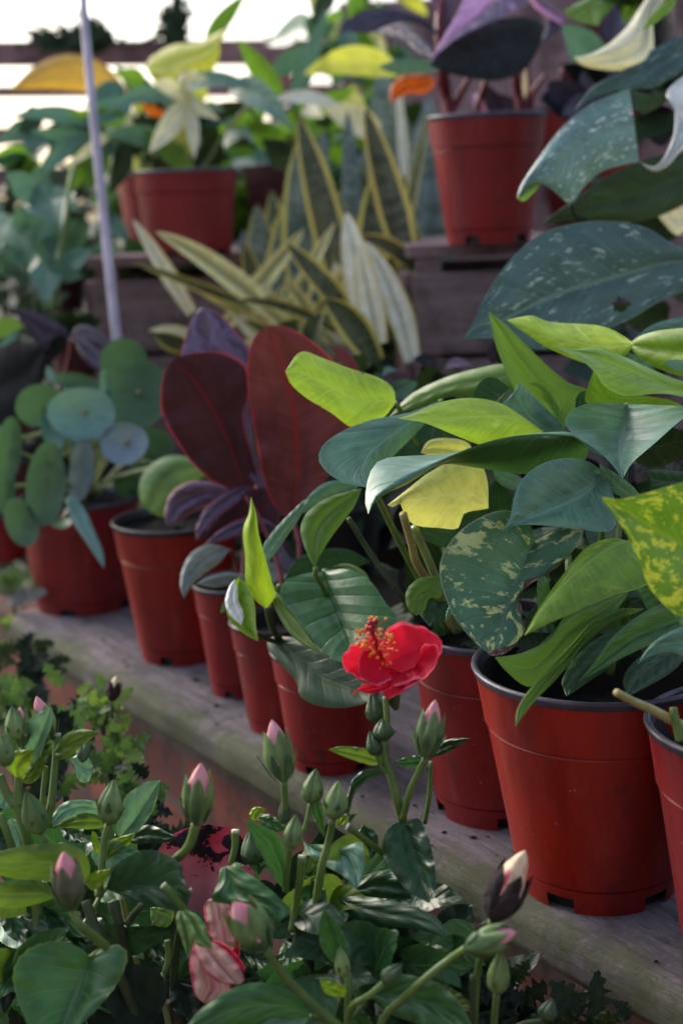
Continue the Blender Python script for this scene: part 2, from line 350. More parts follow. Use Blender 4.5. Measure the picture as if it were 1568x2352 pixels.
thr = b.math('ADD', nn, b.math('MULTIPLY', b.ramp(sx.outputs[1], .45, .72), .20))
edge = b.math('ABSOLUTE', b.math('MULTIPLY', b.math('SUBTRACT', sx.outputs[0], .5), 2))
thr = b.math('SUBTRACT', thr, b.math('MULTIPLY', b.ramp(edge, .8, 1), .12))
cc = b.mix(b.ramp(thr, .655, .67), cc, S(40, 26, 44))
b.put(b.p.inputs['Base Color'], cc); b.p.inputs['Roughness'].default_value = .4
b.t.links.new(b.bump(nn, .3, .002), b.p.inputs['Normal'])
M['croton_leaf'] = b.m
b = NB('wilted_petal'); uvs_ = b.n('ShaderNodeTexCoord').outputs['UV']; sx = b.n('ShaderNodeSeparateXYZ'); b.put(sx.inputs[0], uvs_)
oi = b.math('MULTIPLY', b.n('ShaderNodeObjectInfo').outputs['Random'], 20)
n1 = b.noise(b.comb(b.math('MULTIPLY', sx.outputs[0], 5), b.math('MULTIPLY', sx.outputs[1], 1.4), oi), 2.4, 7, .68, .5)
a = b.math('ABSOLUTE', b.math('MULTIPLY', b.math('SUBTRACT', sx.outputs[0], .5), 2))
cc = b.mix(b.ramp(n1, .38, .66), S(244, 206, 184), S(230, 140, 156))
cc = b.mix(b.ramp(b.math('ADD', a, b.math('MULTIPLY', b.math('SUBTRACT', n1, .5), .5)), .72, .98), cc, S(204, 70, 110))
b.put(b.p.inputs['Base Color'], cc); b.p.inputs['Roughness'].default_value = .7
b.t.links.new(b.bump(n1, .9, .004), b.p.inputs['Normal'])
tr = b.n('ShaderNodeBsdfTranslucent'); b.put(tr.inputs[0], cc); mx = b.n('ShaderNodeMixShader'); mx.inputs[0].default_value = .3
b.t.links.new(b.p.outputs[0], mx.inputs[1]); b.t.links.new(tr.outputs[0], mx.inputs[2]); b.t.links.new(mx.outputs[0], b.out.inputs[0])
M['wilted_petal'] = b.m
LMAT('red_petal', G(200, 30, 62), G(176, 18, 40), vein=G(190, 24, 46), nv=0, slant=9, veinw=.2, margin=G(232, 110, 136), mg=.88, rough=.65, trans=.3, bumpk=.1, streak=.15, blem=None, mott=.15, veinstr=.4, spec=.2)
LMAT('dry_leaf', G(126, 104, 96), G(90, 70, 62), vein=G(70, 54, 48), mott=.6, rough=.9, trans=.1, bumpk=1)
M['stem'] = plain('green_stem', S(92, 120, 54), .45, S(80, 104, 50), 60, .3, 200)
M['stem_dark'] = plain('dark_green_stem', S(58, 78, 42), .5, S(48, 60, 40), 60, .4, 200)
M['stem_brown'] = plain('woody_stem', S(66, 58, 44), .7, S(50, 48, 36), 60, .6, 200)
M['stem_pale'] = plain('pale_petiole', S(130, 146, 92), .45, S(112, 128, 80), 60, .3)
M['stem_red'] = plain('red_stem', S(122, 30, 44), .45, S(96, 26, 40), 50, .2)
M['stem_yellow'] = plain('yellow_stem', S(158, 150, 92), .5, S(140, 130, 76), 50, .2)
M['cut'] = plain('cut_stem_end', S(200, 210, 180), .6)
M['calyx'] = plain('calyx_green', S(118, 144, 82), .5, S(78, 106, 56), 55, .4, 260, stretch=(1, 1, .5))
M['bract'] = plain('bract_green', S(74, 104, 60), .5, S(52, 80, 46), 60, .4, 260)
M['calyx_dark'] = plain('calyx_dark_green', S(66, 92, 54), .5, S(50, 74, 44), 55, .4, 260)
M['calyx_olive'] = plain('calyx_olive', S(112, 116, 84), .6, S(84, 88, 62), 55, .5, 260)
M['bud_petal'] = plain('bud_petal_pink', S(214, 150, 156), .6, S(206, 84, 116), 70, .3, 200, th=(.5, .75), stretch=(1, 1, .3))
M['bud_cream'] = plain('bud_petal_cream', S(222, 204, 164), .6, S(206, 90, 104), 70, .3, 200, th=(.52, .68), stretch=(1, 1, .3))
M['withered'] = plain('withered_brown', S(58, 40, 40), .9, S(34, 24, 26), 80, 1, 220, dist=.004)
M['stamen'] = plain('stamen_red', S(196, 22, 36), .5)
M['anther'] = plain('anther_orange', S(244, 158, 44), .6, S(230, 116, 34), 200, .3)
M['fence_dark'] = plain('dark_post', S(86, 78, 80), .8)
# ------------------------------------------------------------------ leaf builders
def L(pl, mat, A, B, Mi=None, d=(1, 1), da=0, db=0, dm=0, bulge=0, mat2=None, n=26, m=5, ruf=0, under=False, name='leaf', label=None, serr=0, hole=None, wob=0):
    """a blade between two edges given tip first; d = (distance of tip, of base); da/dm/db bring edge A, midrib, edge B nearer (-) or farther (+)"""
    A = pts(A) if isinstance(A, str) else A; B = pts(B) if isinstance(B, str) else B
    A3 = cat([(x, y, 0) for x, y in A], n); B3 = cat([(x, y, 0) for x, y in B], n)
    if Mi: M3 = cat([(x, y, 0) for x, y in (pts(Mi) if isinstance(Mi, str) else Mi)], n)
    else: M3 = [a.lerp(c, .5) for a, c in zip(A3, B3)]
    vs, uvs = [], []
    ph = random.random() * 9
    for i in range(n):
        t = i / (n - 1); dd = d[0] + (d[1] - d[0]) * t
        if len(d) > 2: dd += d[2] * math.sin(math.pi * t)
        bmp = math.sin(math.pi * min(1, t * 1.02)) ** .7
        for j in range(2 * m + 1):
            if j <= m:
                s = j / m; p = A3[i].lerp(M3[i], s); off_ = da * (1 - s) + dm * s; u = .5 * s; e = 1 - s
            else:
                s = (j - m) / m; p = M3[i].lerp(B3[i], s); off_ = dm * (1 - s) + db * s; u = .5 + .5 * s; e = s
            z = dd + off_ * bmp - bulge * 4 * s * (1 - s) * bmp
            if ruf: z += ruf * math.sin(t * 23 + ph + (2 if j > m else 0)) * e * e * bmp + ruf * .6 * math.sin(t * 41 + ph * 2) * e ** 3 * bmp
            if wob: p = p + (p - M3[i]).normalized() * (wob * e ** 3 * min(1, bmp * 1.4) * (math.sin(t * 17 + ph * 3 + (2 if j > m else 0)) + .6 * math.sin(t * 37 + ph))) if e > .05 else p
            if serr and e > .9: p = p + (p - M3[i]) * (serr * ((t * n * .5) % 1 - .4) * min(1, bmp * 1.5))
            vs.append(V(p.x, p.y, z)); uvs.append((u, 1 - t))
    f = grid_faces(n, 2 * m + 1)
    if hole:
        hp = V(hole[0], hole[1], 1) - CM.translation; hp.normalize()
        dd_ = lambda q: (((vs[q[0]] + vs[q[2]]) / 2 - CM.translation).normalized() - hp).length
        f = [q for q in f if dd_(q) * F > hole[2]]
    # which way does the front face?
    nsum = Vector((0, 0, 0))
    for q in f: nsum += (vs[q[2]] - vs[q[0]]).cross(vs[q[3]] - vs[q[1]])
    c = sum(vs, Vector((0, 0, 0))) / len(vs)
    facing = nsum.dot(CM.translation - c) > 0
    if facing == bool(under): f = [tuple(reversed(q)) for q in f]
    mi = None
    mats = [M[mat]]
    if mat2:
        mats.append(M[mat2]); mi = []
        for i in range(n - 1):
            for j in range(2 * m): mi.append(1 if j >= m else 0)
    o = mesh_obj(name, vs, f, mats, pl, uvs, mi)
    if label: o['label'] = label
    return o

def prof(kind, t):              # half-width along the leaf, t = 0 at base, 1 at tip
    if kind == 'heart': return max(0, math.sin(math.pi * t ** .60)) ** .85 * (1 - .25 * t) * 1.08
    if kind == 'ovate': return max(0, math.sin(math.pi * t ** .72)) ** .8 * (1 - .15 * t) * 1.04
    if kind == 'lance': return max(0, math.sin(math.pi * t ** .85)) ** .9
    if kind == 'round': return math.sqrt(max(0, 1 - (2 * t - 1) ** 2))
    if kind == 'sword': return min(1, .62 + t * 1.1) * max(0, 1 - t ** 3.2) ** .8
    if kind == 'arrow': return max(0, (1 - t)) ** .8 * min(1, t * 9 + .2)
    return math.sin(math.pi * t)
def W(pl, mat, b3, t3, w, tilt=0, kind='ovate', arch=0, fold=0, serr=0, bend=0, lobe=0, twist=0, n=22, m=4, name='leaf', ruf=0, label=None, lobes=0, view=None):
    """a blade in world space from base b3 to tip t3, half-width w metres"""
    ax = t3 - b3; Ln = ax.length; a0 = ax.normalized()
    view = view or (CM.translation - (b3 + t3) / 2)
    side = a0.cross(view)
    side = side.normalized() if side.length > 1e-5 else a0.orthogonal()
    side = Matrix.Rotation(R(tilt), 3, a0) @ side
    nor = side.cross(a0).normalized()
    if nor.z < 0 and False: nor = -nor
    vs, uvs = [], []
    ph = random.random() * 9
    mid = []
    for i in range(n):
        t = i / (n - 1)
        mid.append(b3 + ax * t + Vector((0, 0, 1)) * (arch * Ln * 4 * t * (1 - t)) + side * (bend * Ln * 4 * t * (1 - t)))
    for i in range(n):
        t = i / (n - 1); p = prof(kind, t)
        tg = (mid[min(n - 1, i + 1)] - mid[max(0, i - 1)]).normalized()
        sd = (side - tg * side.dot(tg)).normalized()
        if twist: sd = Matrix.Rotation(R(twist) * t, 3, tg) @ sd
        nn = sd.cross(tg)
        for j in range(2 * m + 1):
            s = (j - m) / m; a = abs(s); ww = w * p
            if serr: ww *= 1 + serr * ((t * 16) % 1 - .5) * (a ** 2)
            if lobes: ww *= 1 - lobes * a * (.5 + .5 * math.cos(t * 2 * math.pi * 4.5 + .6))
            q = mid[i] + sd * (s * ww * math.cos(R(fold))) + nn * (a * ww * math.sin(R(fold)))
            if lobe: q -= tg * (lobe * Ln * a * a * (1 - t) ** 5)
            if ruf: q += nn * (ruf * w * math.sin(t * 19 + ph + s) * a * a)
            vs.append(q); uvs.append((.5 + .5 * s, t))
    f = grid_faces(n, 2 * m + 1)
    q = f[len(f) // 2]
    if (vs[q[2]] - vs[q[0]]).cross(vs[q[3]] - vs[q[1]]).dot(nor) < 0: f = [tuple(reversed(x)) for x in f]
    o = mesh_obj(name, vs, f, M[mat], pl, uvs)
    if label: o['label'] = label
    return o
def P(pl, mat, b, t, w, **k):   # the same with frame points (x, y, d) and half-width in frame units
    dm = (b[2] + t[2]) / 2
    return W(pl, mat, V(*b), V(*t), w * dm / F, **k)
def lathe(prof_, axis_o, ax, seg=24, rfun=None):   # profile [(r, h)] about the line axis_o + ax*h
    up = ax.orthogonal().normalized(); s = ax.cross(up); vs = []
    for i, (r, h) in enumerate(prof_):
        for k in range(seg):
            a = 2 * math.pi * k / seg; rr = r * (rfun(a, i / (len(prof_) - 1)) if rfun else 1)
            vs.append(axis_o + ax * h + (up * math.cos(a) + s * math.sin(a)) * rr)
    return vs, grid_faces(len(prof_), seg, True)

def bud(pl, b, t, w, pink=0, cm='calyx', pm='bud_petal', ph=None, open_=.0, bracts=True, name='bud'):
    """closed hibiscus bud: five-lobed calyx with seams, small bracts, petal cone showing by `pink`"""
    pb, pt = V(*b), V(*t); ax = (pt - pb); Ln = ax.length; ax.normalize()
    r = w / 2 * (b[2] + t[2]) / 2 / F
    ph = random.random() * 6 if ph is None else ph
    seg = 40; rows = 15; up = ax.orthogonal().normalized(); s = ax.cross(up)
    Hc = Ln * (1 - .02 * (pink > 0) - .26 * pink)
    vs = []
    for i in range(rows):
        q = i / (rows - 1)
        for k in range(seg):
            a = 2 * math.pi * k / seg; c = (((a + ph) * 5 / (2 * math.pi)) % 1); tri = 1 - abs(2 * c - 1)
            hmax = Hc * ((.66 + .34 * tri ** .8) if pink > 0 else (.86 + .14 * tri))
            h = hmax * q
            x = q
            if pink > 0: rr = math.sin(math.pi * min(1, .5 * (x * 1.25) ** .62)) * (1 - .18 * max(0, x - .6) / .4) + open_ * .3 * max(0, x - .6) * tri
            else: rr = max(.015, math.sin(math.pi * min(1, x ** .66 * .97 + .03 * x)) ** .8)
            rr *= 1 + .04 * (1 - abs(2 * tri - 1)) - .14 * max(0, 1 - tri / .22) + .05 * tri + .02 * math.sin(a * 19 + ph)
            rr = max(rr, .12 * (1 - x) if x < .1 else 0)
            vs.append(pb + ax * h + (up * math.cos(a) + s * math.sin(a)) * (r * rr))
    o = mesh_obj(name, vs, grid_faces(rows, seg, True), M[cm], pl)
    if bracts:                   # narrow bracts hugging the lower part
        vs, f, nb_ = [], [], 0
        for k in range(6):
            a0 = ph + k * math.pi / 3 + .3; hh = Ln * random.uniform(.36, .58); fl_ = random.uniform(.0, .28)
            for i in range(8):
                q = i / 7; hw = .36 * math.sin(math.pi * q ** .8 * .97 + .05)
                for j in (-1, 0, 1):
                    a = a0 + j * hw * .9
                    x = q * hh / Hc
                    rr = math.sin(math.pi * min(1, .5 * (x * 1.25) ** .62)) * 1.08 + .10 + (.08 if j == 0 else 0) + fl_ * q * q
                    if x < .08: rr = max(.3, rr)
                    vs.append(pb + ax * (hh * q - Ln * .02) + (up * math.cos(a) + s * math.sin(a)) * (r * rr))
            f += grid_faces(8, 3, False, nb_); nb_ = len(vs)
        mesh_obj('bract', vs, f, M['bract'], o)
    if pink > 0:
        R0 = r * .82; h0 = Ln * .30; prf = []
        for i in range(12):
            q = i / 11; prf.append((R0 * (1 - q ** 2.3) ** .85 + r * .05 * (1 - q), h0 + (Ln - h0) * q))
        v2, f2 = lathe(prf, pb, ax, 30, lambda a, q: 1 + .07 * math.sin(a * 5 + q * 5 + ph) - .05 * abs(math.sin(a * 2.5 + q * 3)))
        pe = mesh_obj('petal_tip', v2, f2, M[pm], o)
    return o

def pot(root, zc, rt, rb, h, rimmat='rim', seg=120, notch=5, ph=0.0, band=True, soil=.86, soil_name='soil', wall=None):
    """nursery pot on point zc (world, base centre): stepped wall, rolled lip, drainage notches at the foot"""
    z = Vector((0, 0, 1)); foot = h * .07
    rr = lambda q: rb + (rt - rb) * q
    prf = [(rb * 1.0, 0), (rr(.07), foot)]
    prf2 = [(rr(.07), foot), (rr(.110), h * .108), (rr(.11) - .0012, h * .111), (rr(.12) - .0010, h * .118), (rr(.12) + .0008, h * .122), (rr(.74), h * .74), (rr(.75) - .0008, h * .748), (rr(.76) - .0007, h * .757), (rr(.765) + .0014, h * .762), (rr(.79) + .0014, h * .80), (rr(.985) + .001, h * .985)]
    v1, f1 = lathe(prf, zc, z, seg)
    keep = []
    for i, q in enumerate(f1):
        a = ((i % seg) / seg * notch + ph) % 1
        if not (a < .26): keep.append(q)
    v2, f2 = lathe(prf2, zc, z, seg); k = len(v1)
    vs = v1 + v2; fs = keep + [tuple(x + k for x in q) for q in f2]
    # inner wall, then black raised floor behind the notches
    iw = [(rr(.985) - .002, h * .985), (rr(.5) - .0022, h * .5), (rr(.1) - .0022, foot * 1.0), (.0005, foot * 1.0)]
    v3, f3 = lathe(iw, zc, z, seg); k = len(vs); vs += v3; n0 = len(fs); fs += [tuple(x + k for x in q) for q in f3]
    ft = [(rb * .90, 0.0008), (rr(.05) - .006, foot)]
    v4, f4 = lathe(ft, zc, z, 60); k = len(vs); vs += v4; fs += [tuple(x + k for x in q) for q in f4]
    midx = [0] * n0 + [1] * (len(fs) - n0)
    o = mesh_obj('pot', vs, fs, [M[wall or 'pot'], M['inner']], root, None, midx)
    o.data.set_sharp_from_angle(angle=R(22))
    # rolled lip
    lr = max(.0018, h * .015); lp = []
    for i in range(9):
        a = math.pi * (1.15 - i / 8 * 1.35)
        lp.append((rr(1) + lr * .25 + lr * math.cos(math.pi - a + math.pi) * -1.0, h - lr * .2 + lr * .9 * math.sin(a)))
    lp = [(rr(.97) - .003, h * .965)] + [(rr(1) - lr + lr * (1 - math.cos(math.pi * q / 8)) * 1.0 + .0005, h + lr * .9 * math.sin(math.pi * q / 8)) for q in range(9)] + [(rr(.985) + .0016, h * .975)]
    v5, f5 = lathe(lp, zc, z, 96)
    mesh_obj('rim', v5, f5, M[rimmat], o)
    if soil:
        hs_ = h * soil; r_ = rr(soil) - .003; sv = [zc + z * (hs_ + .004)]; sf = []
        nr, ns = 12, 48
        for i in range(1, nr + 1):
            for k in range(ns):
                a = 2 * math.pi * k / ns; q = i / nr
                p = Vector((math.cos(a) * r_ * q, math.sin(a) * r_ * q, 0))
                dz = noise.noise((p + zc) * 60) * .004 + noise.noise((p + zc) * 190) * .003
                sv.append(zc + p + z * (hs_ + dz - .002 * q))
        for k in range(ns): sf.append((0, 1 + k, 1 + (k + 1) % ns))
        for i in range(nr - 1):
            for k in range(ns):
                a = 1 + i * ns + k; b_ = 1 + i * ns + (k + 1) % ns
                sf.append((a, b_, b_ + ns, a + ns))
        mesh_obj(soil_name, sv, sf, M['soil'], root)
    return o
def potpx(cxb, yb, wb, cxt, yt, wt, z0=None, d=None):
    """size and place of a pot from its picture: base front on plane z0 (or at distance d)"""
    p = onz(cxb, yb, z0) if z0 is not None else V(cxb, yb, d)
    dd = dep(p); rb = wb / 2 * dd / F
    hv = (p - CM.translation); hv.z = 0; hv.normalize()
    c = p + hv * rb; c.z = p.z
    dc = dep(c); rb = wb / 2 * dc / F; rt = wt / 2 * dc / F * .985
    v = V(cxt, yt, 1) - CM.translation
    # ray meets the vertical through c
    k = ((c - CM.translation).dot(hv)) / v.dot(hv)
    h = (CM.translation + v * k).z - c.z
    return c, rt, rb, h
def box(name, c, sx, sy, sz, mat, parent=None, rot=0, bev=.003, wob=0):
    bm = bmesh.new(); bmesh.ops.create_cube(bm, size=1)
    bmesh.ops.scale(bm, vec=(sx, sy, sz), verts=bm.verts)
    if bev: bmesh.ops.bevel(bm, geom=bm.edges[:], offset=bev, segments=3, profile=.6, affect='EDGES')
    me = bpy.data.meshes.new(name); bm.to_mesh(me); bm.free(); me.materials.append(mat)
    o = bpy.data.objects.new(name, me); C.objects.link(o)
    off = Vector(parent['_o']) if parent is not None else Vector((0, 0, 0))
    o.location = Vector(c) - off; o.rotation_euler = (0, 0, rot)
    if parent is not None: o.parent = parent
    o['_o'] = (0, 0, 0)
    return o

# ------------------------------------------------------------------ the setting
ZP = CAMH - .50                 # top of the display plank
def gridsheet(name, x0, x1, y0, y1, nx, ny, z, amp, mat):
    vs = []
    for i in range(nx + 1):
        for j in range(ny + 1):
            x = x0 + (x1 - x0) * i / nx; y = y0 + (y1 - y0) * j / ny
            vs.append(Vector((x, y, z + amp * noise.noise(Vector((x * 1.3, y * 1.3, 0))))))
    f = [(i * (ny + 1) + j, (i + 1) * (ny + 1) + j, (i + 1) * (ny + 1) + j + 1, i * (ny + 1) + j + 1) for i in range(nx) for j in range(ny)]
    return mesh_obj(name, vs, f, mat)
g = gridsheet('ground', -60, 60, -6, 110, 80, 80, 0, .03, M['ground']); g['kind'] = 'structure'
# display plank: a long board with a worn rounded nose, its front edge through two seen points
e0 = onz(12, 1412, ZP); e1 = onz(1568, 2300, ZP)
ud = (e1 - e0).normalized(); un = Vector((-ud.y, ud.x, 0)).normalized()
if un.y < 0: un = -un
ang = math.atan2(ud.y, ud.x)
PT, PW = .038, .30
def plank_mesh():
    ln = (e1 - e0).length + .5; nx = 240
    sec = [(0.010, -PT)]; 
    for k in range(7): a = R(180 - 90 + 0) ; 
    rr_ = .013
    sec = [(PW, -PT), (.012, -PT), (.004, -PT + .003), (0, -PT + .010), (0, -PT * .5), (0, -rr_)] + \
          [(rr_ - rr_ * math.cos(R(a)), -rr_ + rr_ * math.sin(R(a))) for a in (15, 30, 45, 60, 75, 90)] + [(q, 0) for q in (.03, .05, .08, .11, .15, .2, .25)] + [(PW, 0)]
    vs = []
    for i in range(nx + 1):
        s = ln * i / nx - .0
        for k, (y, z) in enumerate(sec):
            p = e0 + ud * s + un * y + Vector((0, 0, z))
            wv_ = noise.noise(Vector((s * 4, 3.1, 0))) * .004 + noise.noise(Vector((s * 17, 1.1, y * 30))) * .0016
            wear = (1 if 3 <= k <= 11 else 0) * max(0, noise.noise(Vector((s * 9, 7.7, 0)))) * .006
            p += un * (wv_ * (y < .1) + wear) - Vector((0, 0, wear * .8 * (k > 4)))
            if k > 11: p.z += noise.noise(Vector((s * 3, y * 40, 2))) * .0008
            vs.append(p)
    n = len(sec); f = [(i * n + k, i * n + k + 1, (i + 1) * n + k + 1, (i + 1) * n + k) for i in range(nx) for k in range(n - 1)]
    f.append(tuple(range(n - 1, -1, -1))); f.append(tuple(nx * n + k for k in range(n)))
    f += [(i * n + n - 1, i * n, (i + 1) * n, (i + 1) * n + n - 1) for i in range(nx)]
    return vs, f
rotm = Matrix.Rotation(ang, 4, 'Z'); inv = rotm.inverted()
vs, f = plank_mesh()
me = bpy.data.meshes.new('shelf_plank'); me.from_pydata([inv @ (v - e0) for v in vs], [], f); me.materials.append(M['plank'])
me.polygons.foreach_set('use_smooth', [True] * len(me.polygons)); me.update()
plank = bpy.data.objects.new('shelf_plank', me); C.objects.link(plank); plank.location = e0; plank.rotation_euler = (0, 0, ang)
tag(plank, 'long weathered grey plank with mossy rounded edge carrying the front row of pots', 'plank')
plank['_o'] = (0, 0, 0)
# brick walls carrying it, set back under the nose
def wallbox(name, s0, s1, y0, y1, z0, z1, mat, label, catg):
    c = e0 + ud * ((s0 + s1) / 2) + un * ((y0 + y1) / 2); c.z = (z0 + z1) / 2
    o = box(name, c, s1 - s0, y1 - y0, z1 - z0, mat, None, ang, .004); return tag(o, label, catg)
wallbox('brick_wall', -.35, 1.9, .055, .165, 0, ZP - PT - .002, M['brick'], 'low old red brick wall carrying the grey plank', 'wall')
# second step behind the plank, and the back step with crates
wallbox('rear_brick_wall', -.6, 2.6, PW + .02, PW + .12, 0, ZP + .028, M['brick'], 'rear brick wall behind the front row of pots', 'wall')
wallbox('rear_plank', -.9, 2.6, PW + .01, PW + .42, ZP + .03, ZP + .068, M['plank'], 'rear weathered plank one step above the front pots', 'plank')
for k, (x0, x1, yt, yb, dd, lab) in enumerate([(945, 1420, 565, 900, 1.86, 'grey brown wooden crate under the pot of dark pink edged leaves'),
                                   (205, 640, 592, 900, 2.12, 'wooden crate under the twin red pots behind the white pole')]):
    c0 = V(x0, yt, dd); c1 = V(x1, yt, dd); c1.z = c0.z
    root = thing('wooden_crate', lab, 'crate', (c0.x, c0.y, ZP + .07))
    wd = (c1 - c0).length; dx = (c1 - c0).normalized(); a = math.atan2(dx.y, dx.x); ny = Vector((-dx.y, dx.x, 0)); dp = .34
    zt = c0.z; z0 = ZP + .07; hh = zt - z0
    mid_ = (c0 + c1) / 2
    def slat(y, z, sx, sy, sz, nm='slat'):
        p = mid_ + ny * y; p.z = z
        return box(nm, p, sx, sy, sz, M['crate'], root, a, .002)
    for q in range(4): slat(.045 + q * .085, zt - .008, wd + .012, .078, .016)
    lat = [(.036, .105), (.150, .085), (.245, .085)]
    for (dz, hz) in lat:
        if dz + hz < hh + .05:
            slat(.004, zt - dz - hz / 2, wd, .012, hz); slat(dp - .004, zt - dz - hz / 2, wd, .012, hz)
    for sx in (-1, 1):
        for yy in (.028, dp - .028):
            p = mid_ + dx * (sx * (wd / 2 - .022)) + ny * yy; p.z = (zt - .0165 + z0) / 2
            box('corner_post', p, .034, .034, zt - z0 - .017, M['crate'], root, a, .002)
        for (dz, hz) in lat:
            p = mid_ + dx * (sx * (wd / 2 + .0065)) + ny * (dp / 2); p.z = zt - dz - hz / 2
            box('side_slat', p, .012, dp - .02, hz, M['crate'], root, a, .002)
    if k == 0: CR0 = (c0, c1, zt)
    else: CR1 = (c0, c1, zt)
# far garden fence with vine, boards and post
def beam(name, xa, ya, xb, yb, d, th, mat, parent=None, dpt=None):
    a_, b_ = V(xa, ya, d), V(xb, yb, d); t = th * d / F; ax = b_ - a_; ln = ax.length
    ax.normalize(); nn = ax.cross(CM.translation - a_).normalized(); bb = ax.cross(nn)
    D = dpt or t * .6; vs = []
    for s in (0, 1):
        for (i, j) in ((-1, -1), (1, -1), (1, 1), (-1, 1)):
            vs.append(a_ + ax * ln * s + nn * (i * t / 2) + bb * (j * D / 2))
    f = [(0, 1, 2, 3), (7, 6, 5, 4), (0, 4, 5, 1), (1, 5, 6, 2), (2, 6, 7, 3), (3, 7, 4, 0)]
    return mesh_obj(name, vs, f, mat, parent, smooth=False)
fr = thing('wooden_fence', 'brown wooden rail fence against the white sky behind the plants', 'fence', tuple(V(400, 400, 3.6)))
beam('rail', -500, 128, 860, 118, 3.6, 56, M['beam'], fr)
beam('rail', -500, 214, 860, 206, 3.62, 26, M['beam'], fr)
beam('rail', -500, 316, 860, 306, 3.62, 38, M['beam'], fr)
beam('rail', -500, 420, 860, 410, 3.62, 60, M['beam'], fr)
pp = V(-320, 90, 3.66); 
for xx in (-320, 640):
    a_ = V(xx, 85, 3.68); bz = Vector((a_.x, a_.y, 0)); vs, f = sweep([bz, a_], .045, 4); mesh_obj('post', vs, f, M['beam'], fr, smooth=False)
beam('upright', 410, 420, 402, -160, 3.55, 22, M['fence_dark'], fr)
bw = thing('board_wall', 'pinkish board wall behind the upper shelf of dark leaved plants', 'wall', (V(1300, 500, 3.0).x, V(1300, 500, 3.0).y, 0))
for k in range(9):
    x0 = 788 + k * 113.6
    a_ = V(x0, 300, 3.0); b_ = V(x0 + 113, 300, 3.0); c = (a_ + b_) / 2
    dx = b_ - a_; dx.z = 0
    hz = 1.71 if k < 2 else 1.78
    box('board', (c.x, c.y, hz / 2 + .02), dx.length, .025, hz, M['board'], bw, math.atan2(dx.y, dx.x), .003)
for z in (.5, 1.3):
    a_ = V(788, 300, 3.03); b_ = V(1850, 300, 3.03); c = (a_ + b_) / 2; dx = b_ - a_; dx.z = 0
    box('batten', (c.x, c.y + .03, z), dx.length, .03, .08, M['board'], bw, math.atan2(dx.y, dx.x), .003)
# white plastic pole
vs, f = sweep(cat([V(186, -160, 1.92), V(196, 60, 1.91), V(232, 430, 1.90), V(268, 770, 1.89), V(300, 1020, 1.88)], 20), [9.0 * 1.9 / F + .0018 * i / 19 for i in range(20)], 16)
pl_ = mesh_obj('support_pole', vs, f, M['pole']); tag(pl_, 'thin white plastic pole leaning up past the twin red pots', 'pole')

# spilled soil crumbs and dry scraps on the planks
rr = random.Random(3); vs, fs = [], []
for k in range(170):
    s_ = rr.uniform(.0, 1.6); y_ = abs(rr.gauss(.03, .07)) + .012; p = e0 + ud * s_ + un * y_ + Vector((0, 0, .0012)); r_ = rr.uniform(.0004, .0019) * (2.2 if rr.random() < .04 else 1)
    bm = bmesh.new(); bmesh.ops.create_icosphere(bm, subdivisions=1, radius=r_); kk = len(vs); sq = (rr.uniform(.6, 1.8), rr.uniform(.6, 1.3), rr.uniform(.4, .8))
    for v_ in bm.verts: vs.append(p + Vector((v_.co.x * sq[0], v_.co.y * sq[1], v_.co.z * sq[2])) * rr.uniform(.8, 1.2))
    for q in bm.faces: fs.append(tuple(x.index + kk for x in q.verts))
    bm.free()
o = mesh_obj('spilled_soil', vs, fs, M['soil']); o['kind'] = 'stuff'
# added unseen board screen behind the viewer that keeps the low front light off the plants
sh = thing('unseen_light_blocker', 'added board screen behind the camera, unseen, blocking low front light', 'light blocker', (0, -1.5, 0))
for k in range(24): box('board', (-3.6 + k * .3, -1.5, 1.15), .296, .03, 2.3, M['crate'], sh, 0, .003)
# ------------------------------------------------------------------ potted plants on the front plank
def potted(name, label, catg, spec, ph=0., rimmat='rim', group=None, soil=.86, wall=None):
    c, rt, rb, h = potpx(**spec)
    r = thing(name, label, catg, tuple(c), group)
    pot(r, c, rt, rb, h, rimmat, ph=ph, soil=soil, wall=wall)
    r['_top'] = tuple(c + Vector((0, 0, h * soil))); 
    print('POT', name, [round(v, 3) for v in c], 'rt %.3f rb %.3f h %.3f depth %.2f' % (rt, rb, h, dep(c)))
    return r
FG = 'potted plants in a row on the weathered plank'
pilea = potted('potted_pilea', 'plant with round dark green coin leaves in the farthest red pot of the plank', 'potted plant', dict(cxb=202, yb=1415, wb=222, cxt=195, yt=1142, wt=268, z0=ZP), .2, 'rim_pale')
peper = potted('potted_peperomia', 'black rimmed red pot with one apple green leaf right of the coin leaved plant', 'potted plant', dict(cxb=425, yb=1530, wb=188, cxt=396, yt=1193, wt=282, z0=ZP), .28, 'rim', soil=.93, wall='pot_orange')
dkp = potted('potted_ruby_plant', 'small red pot with silver and purple leaves, left of the three narrow pots', 'potted plant', dict(cxb=556, yb=1606, wb=132, cxt=525, yt=1338, wt=190, z0=ZP), .3)
rub = potted('potted_rubber_plant', 'plant with tall burgundy leaves in the middle of the three narrow red pots', 'potted plant', dict(cxb=650, yb=1690, wb=150, cxt=620, yt=1424, wt=212, z0=ZP), .1)
vin = potted('potted_vine', 'trailing plant with ribbed green and curled leaves, in the pot left of the red flower', 'potted plant', dict(cxb=765, yb=1782, wb=186, cxt=738, yt=1490, wt=256, z0=ZP), .45)
p6 = potted('potted_pothos', 'lime and green leaved plant in the red pot right behind the red flower', 'potted plant', dict(cxb=1150, yb=1906, wb=292, cxt=1118, yt=1436, wt=400, z0=ZP), .04, 'rim_pale', group=None)
p7 = potted('potted_pothos', 'plant with marbled and blue green leaves in the largest orange red pot', 'potted plant', dict(cxb=1372, yb=2100, wb=350, cxt=1340, yt=1522, wt=550, z0=ZP), .55, 'rim_pale', wall='pot_orange', soil=.72)
